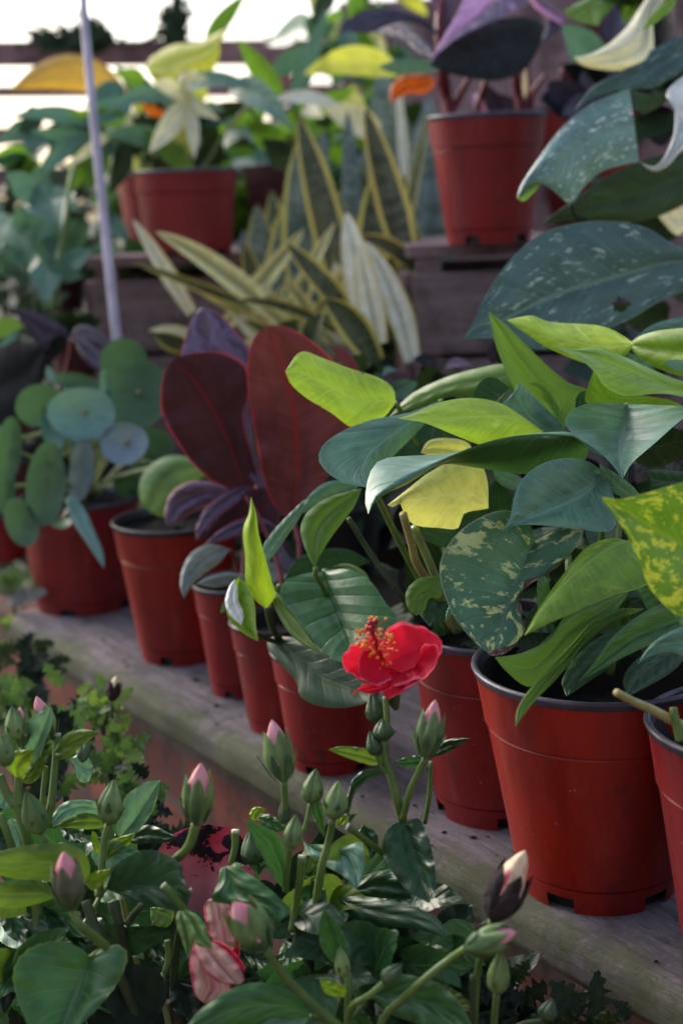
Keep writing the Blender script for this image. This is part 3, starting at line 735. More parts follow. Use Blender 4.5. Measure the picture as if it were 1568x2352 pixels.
p8 = potted('potted_pothos', 'red pot at the right edge with yellow stem and gold marbled leaf', 'potted plant', dict(cxb=1752, yb=2296, wb=350, cxt=1710, yt=1655, wt=540, z0=ZP), .3, 'rim_pale')

# --- pothos leaves (tip first)
A = L
A(p6, 'pothos_leaf_lime', '655,853 690,808 740,822 800,845 870,868 903,893 908,925', '655,853 668,882 705,915 760,948 805,980 850,978 885,955 908,925', d=(1.10, 1.14), bulge=.004, da=.02, db=-.012, label='lime green leaf with yellow flecks')
A(p6, 'pothos_leaf_green', '893,957 945,905 1020,868 1095,846 1165,835 1230,850', '893,957 960,938 1030,912 1100,906 1180,893 1230,850', d=(1.22, 1.16), bulge=.003, da=.01, under=True)
A(p6, 'pothos_leaf_bluegreen', '845,1120 800,1112 755,1088 731,1052 755,1010 840,968 950,945 1012,918', '845,1120 868,1095 890,1062 920,1030 955,995 985,960 1012,918', Mi='845,1120 830,1085 850,1040 900,1000 955,960 1012,918', d=(1.06, 1.16), bulge=.004, da=-.01, db=.02)
A(p6, 'pothos_leaf_lime', '912,961 950,950 1010,924 1080,914 1145,925 1200,957 1247,992', '912,961 975,972 1045,1000 1105,1022 1160,1024 1205,1010 1247,992', Mi='912,961 980,963 1060,958 1145,955 1200,968 1247,992', d=(.98, 1.08), bulge=.003, da=.025, db=-.005, dm=.006, label='upturned lime green leaf with fine pointed tip')
A(p7, 'pothos_leaf_limegreen', '1120,715 1160,745 1215,800 1265,848 1310,882 1352,896 1340,940 1290,990', '1120,715 1130,760 1140,800 1160,850 1185,905 1215,960 1245,985 1290,990', d=(1.15, 1.12), bulge=.004, under=True, db=-.012)
A(p7, 'pothos_leaf_lime', '1162,735 1195,728 1225,725 1265,740 1370,747 1420,765 1456,790', '1162,735 1200,762 1260,800 1330,830 1380,840 1430,820 1456,790', d=(1.15, 1.10), bulge=.003, da=.02)
A(p7, 'pothos_leaf_green', '1355,755 1365,790 1380,840 1450,860 1520,900', '1355,755 1400,785 1455,815 1500,845 1520,900', d=(1.13, 1.08), bulge=.002)
A(p7, 'pothos_leaf_limegreen', '1440,790 1478,768 1530,757 1600,755 1680,780', '1440,790 1470,825 1520,850 1590,860 1680,780', d=(1.14, 1.06), bulge=.005)
A(p7, 'pothos_leaf_limegreen', '1266,793 1320,802 1375,797 1430,818 1500,850 1580,880 1680,900', '1266,793 1330,825 1362,852 1385,885 1420,905 1445,910 1520,904 1600,915 1680,900', Mi='1266,793 1330,808 1400,830 1470,858 1560,895 1680,900', d=(.99, 1.04), bulge=.004, da=.02, db=-.02, dm=.006, label='green leaf with pale fold and yellow streaks')
A(p7, 'pothos_leaf_bluegreen', '1520,832 1545,826 1600,835 1660,870', '1520,832 1550,850 1600,858 1660,870', d=(1.0, 1.02), bulge=.002)
A(p7, 'pothos_leaf_under', '1362,850 1350,885 1345,925 1400,940 1470,935', '1362,850 1420,905 1480,910 1540,920 1600,950', d=(1.06, 1.1), bulge=.002)
A(p7, 'pothos_leaf_bluegreen', '1189,877 1180,900 1150,930 1140,945 1180,985 1250,1010 1297,1000', '1189,877 1215,900 1255,940 1285,970 1297,1000', Mi='1189,877 1195,920 1225,965 1297,1000', d=(1.10, 1.12), bulge=.003, db=.01)
A(p7, 'pothos_leaf_limegreen', '1212,881 1235,878 1262,900 1285,940 1297,978', '1212,881 1240,895 1255,930 1270,970 1297,978', d=(1.12, 1.13), bulge=.001)
A(p7, 'pothos_leaf_bluegreen', '1428,1100 1400,1062 1365,1030 1320,1000 1297,972 1310,945 1345,928 1400,926 1438,928', '1428,1100 1452,1062 1500,1020 1550,975 1590,940 1560,933 1500,930 1438,928', Mi='1428,1100 1420,1050 1425,1000 1436,960 1438,928', d=(.97, 1.05), dm=.016, bulge=.004, da=-.008, label='broad blue green leaf with a valley fold')
A(p6, 'pothos_leaf_bluegreen', '845,1181 838,1150 846,1095 865,1062 900,1050 980,1045 1055,1040 1120,1018 1200,999 1270,992 1320,995 1352,1030', '845,1181 872,1142 935,1112 1010,1068 1090,1074 1180,1087 1270,1090 1330,1080 1352,1030', Mi='845,1181 868,1140 928,1108 995,1070 1075,1030 1150,1007 1230,997 1310,1002 1352,1030', d=(.93, 1.02), dm=-.012, da=.03, db=.035, bulge=.002, mat2='pothos_leaf_green', label='long folded leaf, blue green above and green below, pointing down left')
A(p6, 'pothos_leaf_yellow', '889,1160 930,1128 985,1085 1040,1060 1095,1058 1118,1100 1121,1165', '889,1160 905,1165 918,1155 932,1190 960,1208 1005,1212 1050,1214 1065,1180 1121,1168', d=(1.02, 1.08), bulge=.004, da=.015, label='yellow drooping leaf')
A(p6, 'pothos_leaf_yellow', '965,1040 985,1012 1030,1006 1075,1018 1095,1060', '965,1040 1000,1050 1040,1060 1070,1065 1095,1060', d=(1.09, 1.1), bulge=.003)
A(p7, 'pothos_leaf_bluegreen', '1149,1222 1170,1190 1178,1150 1195,1105 1235,1070 1290,1053 1345,1058 1385,1082', '1149,1222 1195,1206 1260,1208 1330,1216 1400,1219 1415,1180 1405,1130 1385,1082', Mi='1149,1222 1220,1190 1290,1160 1350,1130 1385,1082', d=(.93, 1.0), bulge=.004, dm=.008, label='smooth blue green leaf above the marbled one')
A(p7, 'pothos_leaf_bluegreen', '1375,1063 1380,1095 1400,1125 1440,1150', '1375,1063 1410,1085 1450,1115 1480,1150', d=(.98, 1.02), bulge=.001)
A(p7, 'pothos_leaf_dark', '1475,1083 1510,1078 1568,1083 1640,1090', '1475,1083 1490,1100 1500,1130 1640,1120', d=(1.06, 1.1), bulge=.002)
A(p7, 'pothos_leaf_marbled', '1130,1507 1085,1470 1045,1420 1020,1365 1008,1310 1020,1265 1060,1215 1120,1180 1170,1172 1215,1195 1225,1245', '1130,1507 1180,1480 1205,1445 1193,1405 1190,1370 1212,1338 1262,1308 1310,1270 1342,1215 1320,1200 1270,1215 1225,1245', Mi='1130,1507 1150,1440 1175,1370 1200,1300 1225,1245', d=(.90, .97), bulge=.003, dm=.008, db=.02, ruf=.0, label='large marbled leaf with cream flecks and a torn brown edge')
A(p7, 'dry_leaf', '1205,1447 1196,1420 1199,1400 1192,1372 1212,1345 1240,1328 1262,1314 1290,1295 1312,1270 1342,1215', '1205,1447 1204,1425 1186,1400 1200,1366 1204,1334 1246,1314 1254,1302 1296,1280 1302,1262 1342,1215', d=(.918, .985), n=60, name='dry_edge', ruf=.002, label='torn brown edge')
A(p7, 'dry_leaf', '1124,1506 1150,1505 1175,1490 1190,1478', '1124,1506 1120,1497 1150,1488 1190,1478', d=(.897, .915), name='dry_tip', ruf=.002)
A(p7, 'pothos_leaf_limegreen', '1202,1461 1240,1392 1295,1315 1345,1258 1400,1236 1446,1243', '1202,1461 1260,1432 1330,1402 1405,1368 1470,1350 1500,1320 1446,1243', Mi='1202,1461 1262,1372 1325,1310 1390,1262 1446,1243', d=(.88, .97), bulge=.004, da=.02, dm=.0, db=.0, label='rolled lime leaf lying over the pot')
A(p7, 'pothos_leaf_green', '1135,1510 1195,1500 1260,1468 1300,1412 1380,1376 1450,1350', '1135,1510 1165,1545 1215,1578 1262,1535 1330,1470 1400,1420 1450,1350', d=(.90, .99), bulge=.003, under=True)
A(p7, 'pothos_leaf_under', '1183,1669 1188,1625 1225,1570 1270,1520 1310,1480 1360,1425 1420,1398 1480,1398', '1183,1669 1225,1612 1272,1565 1310,1520 1345,1475 1395,1440 1440,1415 1480,1398', d=(.855, .99), bulge=.003, label='long pointed leaf hanging over the pot rim with brown upper edge')
A(p7, 'pothos_leaf_green', '1327,1566 1365,1520 1400,1470 1450,1425 1500,1395 1568,1375 1660,1380', '1327,1566 1385,1535 1440,1505 1500,1478 1568,1452 1660,1380', Mi='1327,1566 1395,1510 1460,1462 1568,1420 1660,1380', d=(.89, .97), bulge=.003, dm=.006)
A(p8, 'pothos_leaf_goldmarbled', '1378,1140 1425,1146 1480,1132 1568,1108 1680,1090 1760,1200', '1378,1140 1410,1185 1445,1240 1470,1300 1490,1350 1530,1395 1575,1420 1660,1400 1760,1200', Mi='1378,1140 1450,1180 1530,1230 1620,1260 1760,1200', d=(.80, .86), bulge=.004, dm=.008, label='large gold marbled leaf')
A(p8, 'pothos_leaf_bluegreen', '1462,1526 1490,1485 1530,1455 1600,1430 1700,1430', '1462,1526 1500,1505 1540,1498 1600,1505 1700,1430', d=(.86, .9), bulge=.003)
A(p6, 'pothos_leaf_green', '955,1415 935,1395 932,1360 955,1332 990,1322 1012,1325', '955,1415 975,1400 985,1375 1012,1372 1012,1325', d=(1.05, 1.06), bulge=.003, under=True)
A(p6, 'pothos_leaf_bluegreen', '1022,1432 1025,1405 1035,1385 1045,1380', '1022,1432 1035,1415 1048,1405 1045,1380', d=(1.0, 1.0), bulge=.001)
A(p6, 'pothos_leaf_dark', '1121,1165 1080,1170 1050,1215 1080,1240 1150,1230', '1121,1165 1160,1170 1190,1190 1180,1215 1150,1230', d=(1.08, 1.1), bulge=.001)
A(p6, 'pothos_leaf_dark', '957,1180 990,1205 1030,1215 1080,1218', '957,1180 970,1230 1010,1255 1050,1250 1080,1218', d=(1.07, 1.1), bulge=.001)
A(p6, 'pothos_leaf_bluegreen', '1128,1070 1170,1085 1200,1100 1240,1120', '1128,1070 1140,1105 1180,1125 1240,1120', d=(1.08, 1.1), bulge=.001)
A(p6, 'pothos_leaf_green', '725,1310 700,1260 690,1210 712,1170 760,1140 830,1122', '725,1310 730,1285 760,1235 790,1195 815,1160 830,1122', d=(1.10, 1.14), bulge=.004, under=True)
A(p6, 'pothos_leaf_bluegreen', '690,1178 712,1135 760,1105 830,1110', '690,1178 740,1175 790,1150 830,1110', d=(1.16, 1.18), bulge=.003)
A(p6, 'pothos_leaf_dark', '1010,920 960,950 920,1000 890,1070 960,1080 1010,1000', '1010,920 1060,950 1080,1000 1060,1040 1010,1000', d=(1.18, 1.16))
# leaves deep inside the crowns, their colour darkened to paint the shade there
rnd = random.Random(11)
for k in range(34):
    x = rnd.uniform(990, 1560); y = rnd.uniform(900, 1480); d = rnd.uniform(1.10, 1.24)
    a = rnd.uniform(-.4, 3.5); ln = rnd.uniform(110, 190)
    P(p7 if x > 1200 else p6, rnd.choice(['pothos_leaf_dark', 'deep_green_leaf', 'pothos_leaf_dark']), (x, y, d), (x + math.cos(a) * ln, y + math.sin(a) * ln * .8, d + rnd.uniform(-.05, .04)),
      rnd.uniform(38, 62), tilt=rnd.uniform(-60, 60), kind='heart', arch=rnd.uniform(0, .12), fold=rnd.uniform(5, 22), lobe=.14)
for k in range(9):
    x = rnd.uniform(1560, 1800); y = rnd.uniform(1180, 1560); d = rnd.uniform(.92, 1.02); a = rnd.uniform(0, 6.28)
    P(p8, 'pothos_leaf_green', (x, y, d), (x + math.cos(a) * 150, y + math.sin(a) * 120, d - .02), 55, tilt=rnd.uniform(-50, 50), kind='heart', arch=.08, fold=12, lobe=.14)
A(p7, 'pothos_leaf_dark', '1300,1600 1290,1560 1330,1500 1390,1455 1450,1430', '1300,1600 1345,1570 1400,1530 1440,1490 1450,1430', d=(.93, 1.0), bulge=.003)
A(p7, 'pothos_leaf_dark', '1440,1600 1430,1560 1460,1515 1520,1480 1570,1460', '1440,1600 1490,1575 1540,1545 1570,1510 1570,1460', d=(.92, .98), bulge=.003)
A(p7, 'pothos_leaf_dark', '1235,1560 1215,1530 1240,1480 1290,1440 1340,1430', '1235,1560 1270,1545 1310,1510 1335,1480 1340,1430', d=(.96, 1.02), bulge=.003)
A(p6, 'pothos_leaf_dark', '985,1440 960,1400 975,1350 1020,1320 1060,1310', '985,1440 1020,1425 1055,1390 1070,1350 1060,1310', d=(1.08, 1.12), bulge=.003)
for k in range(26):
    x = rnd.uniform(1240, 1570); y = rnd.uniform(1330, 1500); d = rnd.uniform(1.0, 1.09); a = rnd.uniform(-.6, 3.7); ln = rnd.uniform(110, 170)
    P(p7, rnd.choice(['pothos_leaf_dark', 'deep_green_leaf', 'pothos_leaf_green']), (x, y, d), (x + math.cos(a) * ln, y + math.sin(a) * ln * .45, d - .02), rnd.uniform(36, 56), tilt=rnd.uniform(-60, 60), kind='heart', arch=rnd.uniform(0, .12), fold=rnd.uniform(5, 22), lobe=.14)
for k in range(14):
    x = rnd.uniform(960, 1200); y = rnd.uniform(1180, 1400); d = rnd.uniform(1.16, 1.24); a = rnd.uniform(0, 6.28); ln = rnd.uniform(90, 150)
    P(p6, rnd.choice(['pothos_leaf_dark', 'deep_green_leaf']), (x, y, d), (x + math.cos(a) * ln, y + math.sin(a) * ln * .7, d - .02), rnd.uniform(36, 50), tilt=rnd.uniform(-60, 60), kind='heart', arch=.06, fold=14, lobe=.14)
# petioles
for pl0, m0, q, r0, r1 in [
    (p6, 'stem', '862,1130,1.03 890,1190,1.05 930,1270,1.08 985,1370,1.11 1030,1450,1.13', 7, 9),
    (p6, 'stem_yellow', '925,1180,1.03 945,1250,1.05 955,1290,1.06 990,1350,1.09 1040,1440,1.12', 9, 10),
    (p6, 'stem_pale', '950,1210,1.06 985,1290,1.08 1020,1380,1.10 1050,1450,1.12', 9, 11),
    (p6, 'stem_dark', '800,1190,1.13 850,1270,1.14 900,1340,1.14 960,1420,1.15', 6, 7),
    (p6, 'stem', '1245,992,1.09 1230,1100,1.12 1160,1280,1.14 1110,1450,1.14', 6, 9),
    (p6, 'stem', '908,925,1.14 950,1000,1.17 1010,1200,1.18 1060,1450,1.16', 6, 9),
    (p6, 'stem', '1012,918,1.16 1040,1100,1.18 1070,1300,1.17 1080,1450,1.15', 6, 8),
    (p6, 'stem', '725,1305,1.11 730,1330,1.12 790,1400,1.16 960,1440,1.16', 6, 6),
    (p7, 'stem', '1225,1245,.97 1255,1330,1.01 1290,1430,1.03 1300,1540,1.03', 6, 9),
    (p7, 'stem', '1385,1082,1.0 1380,1250,1.06 1350,1420,1.06 1340,1540,1.04', 6, 9),
    (p7, 'stem', '1438,928,1.05 1430,1150,1.1 1390,1400,1.08 1370,1550,1.05', 6, 9),
    (p7, 'stem', '1446,1243,.97 1450,1340,1.02 1420,1450,1.04 1400,1550,1.04', 7, 9),
    (p7, 'stem', '1290,990,1.12 1300,1200,1.12 1310,1400,1.08 1320,1550,1.05', 7, 9),
    (p8, 'stem_yellow', '1414,1590,.835 1450,1610,.845 1500,1632,.855 1568,1668,.865 1640,1700,.875', 9, 13)]:
    tube('stem', pl0, M[m0], pts(q), r0, r1)
tube('stem', p8, M['stem'], pts('1562,1700,.86 1548,1645,.858 1545,1625,.858'), 12, 9)
# a few small twigs and a torn strip on the big pot's soil
A(vin, 'ribbed_leaf', '822,1535 745,1500 690,1430 645,1370 655,1335 700,1318 745,1310', '822,1535 870,1500 915,1430 885,1385 850,1335 800,1308 745,1310', Mi='822,1535 800,1470 775,1400 755,1350 745,1310', d=(1.07, 1.16), dm=.010, bulge=.006, label='broad ribbed green leaf behind the red flower')
A(vin, 'pothos_leaf_under', '800,1540 740,1500 690,1430 650,1375 625,1350 640,1345', '800,1540 730,1500 675,1465 640,1415 625,1370 640,1345', d=(1.06, 1.15), bulge=.002)
A(vin, 'apple_green_leaf', '848,1350 825,1340 795,1305 760,1303 740,1310', '848,1350 845,1325 825,1305 790,1295 740,1310', d=(1.17, 1.19), bulge=.002)
A(vin, 'pothos_leaf_dark', '858,1610 800,1625 735,1622 690,1600 680,1565 640,1520 615,1490 615,1465', '858,1610 862,1560 820,1520 760,1490 700,1470 650,1462 615,1465', d=(1.09, 1.18), bulge=.004, label='dark green leaf drooping down the side of the pot')
A(vin, 'pothos_leaf_dark', '650,1330 680,1285 740,1262 800,1262 850,1290', '650,1330 690,1325 750,1312 800,1310 850,1290', d=(1.2, 1.22), bulge=.002)
A(vin, 'pothos_leaf_lime', '577,1141 571,1180 558,1218 563,1280 565,1340 590,1382 612,1397', '577,1141 588,1180 594,1225 608,1275 624,1335 632,1370 612,1397', d=(1.12, 1.14), dm=-.014, bulge=.004, label='tightly curled pale lime young leaf')
A(vin, 'pothos_leaf_bluegreen', '702,1146 680,1165 640,1205 612,1240 600,1260', '702,1146 690,1185 660,1230 625,1280 600,1310', d=(1.15, 1.17), bulge=.002)
A(vin, 'pothos_leaf_limegreen', '593,1473 560,1455 525,1420 520,1380 535,1340 550,1325', '593,1473 588,1440 585,1390 575,1350 550,1325', Mi='593,1473 565,1440 548,1400 545,1360 550,1325', d=(1.12, 1.15), dm=.014, bulge=.003)
A(vin, 'white_leaf', '555,1437 530,1415 517,1385 525,1350 540,1330', '555,1437 560,1410 548,1380 545,1350 540,1330', d=(1.115, 1.135), bulge=.004)
A(vin, 'pothos_leaf_green', '505,1408 512,1385 528,1360 535,1340', '505,1408 515,1405 530,1385 535,1340', d=(1.13, 1.15))
for m0, q, r0, r1 in [('stem_dark', '616,1395,1.14 622,1430,1.15 640,1465,1.17 690,1490,1.2', 9, 7), ('stem_dark', '590,1455,1.14 620,1470,1.16 660,1480,1.19 710,1500,1.21', 6, 6),
                     ('stem', '745,1310,1.17 740,1380,1.2 735,1450,1.22 735,1520,1.23', 6, 8), ('stem', '640,1345,1.16 670,1420,1.2 710,1500,1.22', 6, 7), ('stem_dark', '600,1300,1.17 640,1400,1.19 700,1500,1.22', 4, 5)]:
    tube('stem', vin, M[m0], pts(q), r0, r1)
# --- rubber plant
A(rub, 'rubber_leaf_under_dark', '402,822 380,850 370,900 374,955 405,1012 445,1068 495,1108 560,1132', '402,822 440,812 500,808 540,822 568,848 572,905 558,960 580,1050 592,1105 560,1132', Mi='402,822 450,880 500,960 540,1050 560,1132', d=(1.36, 1.42), dm=.009, bulge=.006, ruf=.004, n=40, name='leaf', label='rounder dark burgundy leaf with red margin, left of the tall one')
A(rub, 'rubber_leaf_under', '612,747 582,778 569,830 570,900 585,990 598,1065 622,1145 668,1200', '612,747 665,752 730,795 785,850 812,905 805,980 775,1060 730,1120 690,1165 668,1200', Mi='612,747 645,830 672,930 682,1030 682,1120 668,1200', d=(1.31, 1.38), dm=.016, bulge=.007, ruf=.004, n=40, label='tall burgundy leaf with red midrib and red margin')
A(rub, 'rubber_leaf_top', '465,703 440,735 425,780 420,822 500,830 560,860', '465,703 505,722 545,765 575,805 580,850 560,860', d=(1.48, 1.46), bulge=.003)
A(rub, 'rubber_leaf_top', '568,895 555,930 549,985 556,1050 585,1112 610,1120', '568,895 572,950 580,1010 592,1060 605,1100 610,1120', d=(1.42, 1.41), bulge=.002)
A(rub, 'rubber_leaf_under', '760,800 790,800 815,830 830,860', '760,800 780,830 800,850 830,860', d=(1.42, 1.42), bulge=.001)
tube('stem', rub, M['stem_red'], pts('668,1195,1.38 684,1230,1.37 688,1300,1.36 675,1440,1.36'), 6, 7)
tube('stem', rub, M['stem_red'], pts('560,1130,1.42 600,1200,1.40 640,1300,1.38 660,1440,1.36'), 5, 7)
A(dkp, 'rubber_leaf_top', '383,1205 378,1180 388,1140 415,1115 450,1104 500,1112 535,1130', '383,1205 410,1200 440,1180 480,1160 515,1150 535,1130', d=(1.42, 1.44), bulge=.006)
A(dkp, 'rubber_leaf_top', '452,1242 450,1215 468,1175 500,1145 540,1120 590,1112', '452,1242 475,1210 510,1180 550,1150 590,1112', d=(1.38, 1.42), bulge=.002)
A(dkp, 'rubber_leaf_under_dark', '460,1240 490,1200 540,1150 600,1115 630,1150', '460,1240 520,1235 580,1225 640,1200 630,1150', d=(1.40, 1.44), bulge=.002)
A(dkp, 'rubber_leaf_top', '470,1252 500,1222 545,1195 590,1188 640,1215 680,1290', '470,1252 520,1240 570,1225 615,1225 655,1255 680,1290', d=(1.38, 1.42), bulge=.003)
A(dkp, 'silver_leaf', '423,1375 414,1345 420,1305 440,1270 475,1250 500,1252 530,1262', '423,1375 440,1345 465,1320 500,1295 530,1262', d=(1.34, 1.38), bulge=.004, label='silver green leaf drooping over the pot rim')
A(dkp, 'silver_leaf', '450,1342 480,1325 520,1315 560,1320 600,1330', '450,1342 490,1350 530,1345 570,1345 600,1330', d=(1.33, 1.36), bulge=.003)
A(dkp, 'silver_leaf', '620,1340 650,1330 680,1345 640,1300', '620,1340 600,1310 620,1290 640,1300', d=(1.4, 1.42))
A(dkp, 'purple_leaf', '690,1310 660,1270 640,1240 620,1260', '690,1310 650,1310 630,1290 620,1260', d=(1.4, 1.42))
for q in ['535,1130,1.44 560,1200,1.44 560,1300,1.43 550,1350,1.42', '590,1112,1.43 590,1220,1.43 570,1340,1.42', '530,1262,1.38 545,1300,1.40 550,1350,1.41', '680,1290,1.42 640,1320,1.42 590,1350,1.42']:
    tube('stem', dkp, M['stem_red'], pts(q), 4, 5)
# peperomia: one apple green leaf
A(peper, 'apple_green_leaf', '345,1178 322,1150 322,1105 345,1068 390,1047 430,1050 462,1068', '345,1178 375,1188 400,1178 420,1140 445,1110 470,1090 462,1068', d=(1.58, 1.60), bulge=.008, dm=-.01, label='single rounded apple green leaf')
tube('stem', peper, M['stem_pale'], pts('462,1068,1.60 480,1120,1.62 470,1190,1.63 450,1240,1.63'), 5, 5)
# --- pilea discs: centre, radii, in-picture rotation, tilt
def disc(pl, mat, cx, cy, rx, ry, rot, d, stem_to=None, dot=True, tilt=.02):
    n, rings = 34, 7; vs = [V(cx, cy, d + .004)]; uvs = [(.5, .5)]; f = []
    ca, sa = math.cos(R(rot)), math.sin(R(rot)); ph = random.random() * 6
    for i in range(1, rings + 1):
        q = i / rings
        for k in range(n):
            a = 2 * math.pi * k / n; wob = 1 + .03 * math.sin(2 * a + ph) + .02 * math.sin(3 * a + ph * 2)
            x = rx * q * math.cos(a) * wob; y = ry * q * math.sin(a) * wob
            z = d + .004 - .010 * q * q + tilt * (math.sin(a) * q)
            vs.append(V(cx + x * ca - y * sa, cy + x * sa + y * ca, z)); uvs.append((.5 + .49 * q * math.cos(a), .5 + .49 * q * math.sin(a)))
    for k in range(n): f.append((0, 1 + (k + 1) % n, 1 + k))
    for i in range(rings - 1):
        for k in range(n):
            a = 1 + i * n + k; b_ = 1 + i * n + (k + 1) % n
            f.append((a, b_, b_ + n, a + n))
    ns = sum(((vs[q[1]] - vs[q[0]]).cross(vs[q[2]] - vs[q[0]]) for q in f), Vector())
    if ns.dot(CM.translation - vs[0]) < 0: f = [tuple(reversed(q)) for q in f]
    o = mesh_obj('leaf', vs, f, M[mat], pl, uvs)
    if dot:
        v2, f2 = sweep([V(cx + 6, cy - 4, d - .0015), V(cx + 6, cy - 4, d + .0035)], 6 * d / F, 10)
        mesh_obj('leaf_centre', v2, f2, M['stem_yellow'], o)
    if stem_to: tube('stem', pl, M['stem_pale'], [(cx, cy, d + .008), ((cx + stem_to[0]) / 2, (cy + stem_to[1]) / 2 - 20, d + .04), stem_to], 4.5, 5)
ctr = (205, 1150, 1.84)
for a in [('pilea_leaf', 188, 950, 76, 63, 5, 1.63, 1), ('pilea_leaf_dark', 312, 905, 78, 86, 20, 1.70, 1), ('pilea_leaf_dark', 285, 835, 56, 58, 0, 1.74, 0), ('pilea_leaf_blue', 285, 1018, 54, 50, -15, 1.62, 1),
          ('pilea_leaf_dark', 95, 932, 60, 50, -10, 1.70, 0), ('pilea_leaf_dark', 22, 1030, 30, 72, 5, 1.66, 0), ('pilea_leaf_dark', 106, 1112, 46, 98, 3, 1.60, 0), ('pilea_leaf_blue', 187, 1080, 28, 74, 8, 1.64, 0),
          ('pilea_leaf_dark', 50, 1200, 38, 58, -25, 1.60, 0), ('pilea_leaf', 244, 890, 14, 42, -6, 1.66, 0), ('pilea_leaf', 120, 990, 24, 46, -20, 1.69, 0), ('pilea_leaf_dark', 180, 880, 56, 22, 12, 1.76, 0),
          ('pilea_leaf_dark', 345, 1040, 50, 60, 30, 1.78, 0), ('pilea_leaf_dark', 12, 1120, 24, 60, 0, 1.70, 0), ('pilea_leaf_dark', 300, 1120, 45, 30, 30, 1.82, 0), ('pilea_leaf_dark', 140, 1200, 24, 14, 0, 1.68, 0)]:
    disc(pilea, a[0], a[1], a[2], a[3], a[4], a[5], a[6], ctr, bool(a[7]), tilt=rnd.uniform(-.02, .02))
A(pilea, 'pilea_leaf', '240,1305 225,1285 195,1240 165,1195 152,1155 158,1135', '240,1305 238,1270 220,1225 200,1180 180,1150 158,1135', d=(1.57, 1.62), bulge=.003)
for q in ['108,1060,1.60 160,1040,1.68 230,1025,1.76 215,1150,1.84', '0,1010,1.7 60,1005,1.72 150,1000,1.76 205,1150,1.84', '330,1060,1.66 360,1070,1.7 250,1100,1.8']: tube('stem', pilea, M['stem_pale'], pts(q), 5, 4)
# ------------------------------------------------------------------ upper shelf
def base_for(root_d, x, y):     # small helper: a point on the crates' top plane
    return V(x, y, root_d)
def upot(name, label, catg, cxb, yb, wb, cxt, yt, wt, d, rimmat='rim_pale', group=None, ph=.1, z=None, wall=None):
    c, rt, rb, h = potpx(cxb, yb, wb, cxt, yt, wt, None, d) if z is None else potpx(cxb, yb, wb, cxt, yt, wt, z)
    r = thing(name, label, catg, tuple(c), group); pot(r, c, rt, rb, h, rimmat, ph=ph, wall=wall)
    print('UPOT', name, [round(v, 3) for v in c], 'rt %.3f h %.3f d %.2f' % (rt, h, dep(c)))
    return r
zr, zl = CR0[2] + .001, CR1[2] + .001
GU = 'red pots standing on the upper crates'
prin = upot('potted_dark_plant', 'dark purple and pink leaved plant in the single red pot centred on the right crate', 'potted plant', 1122, 561, 188, 1106, 268, 268, None, z=zr, ph=.42)
prin2 = upot('potted_dark_plant', 'red pot half hidden behind the speckled leaf, right on the crate', 'potted plant', 1350, 500, 180, 1350, 250, 262, None, 'rim_pale', None, .2, z=zr)
cal = upot('potted_arrowhead_plant', 'pale arrow leaved plant in the front one of the twin red pots', 'potted plant', 437, 590, 190, 432, 392, 236, None, 'rim_pale', None, .3, z=zl)
cal2 = upot('potted_arrowhead_plant', 'green leaved plant in the rear twin red pot beside the white pole', 'potted plant', 385, 566, 176, 368, 398, 214, None, 'rim_pale', None, .1, z=zl)
# a taller back shelf carries the hidden third pot and the sword plants
c0 = V(560, 560, 2.45); c1 = V(1000, 560, 2.45)
root = thing('back_bench', 'low wooden bench behind the banded sword leaved plants', 'bench', ((c0.x + c1.x) / 2, (c0.y + c1.y) / 2 + .1, 0))
dx = c1 - c0; dx.z = 0; box('seat', ((c0.x + c1.x) / 2, (c0.y + c1.y) / 2 + .12, c0.z - .012), dx.length + .1, .30, .024, M['crate'], root, 0, .002)
for sx in (-.17, .17):
    for sy in (.0, .24): box('leg', ((c0.x + c1.x) / 2 + sx, (c0.y + c1.y) / 2 + sy, (c0.z - .026) / 2), .03, .03, c0.z - .026, M['crate'], root, 0, .002)
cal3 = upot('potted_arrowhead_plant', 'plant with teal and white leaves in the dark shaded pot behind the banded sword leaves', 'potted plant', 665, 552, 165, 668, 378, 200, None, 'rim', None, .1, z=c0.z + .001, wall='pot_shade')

def P2(pl, mat, s, w, **k):
    a, b = pts(s); return P(pl, mat, a, b, w, **k)
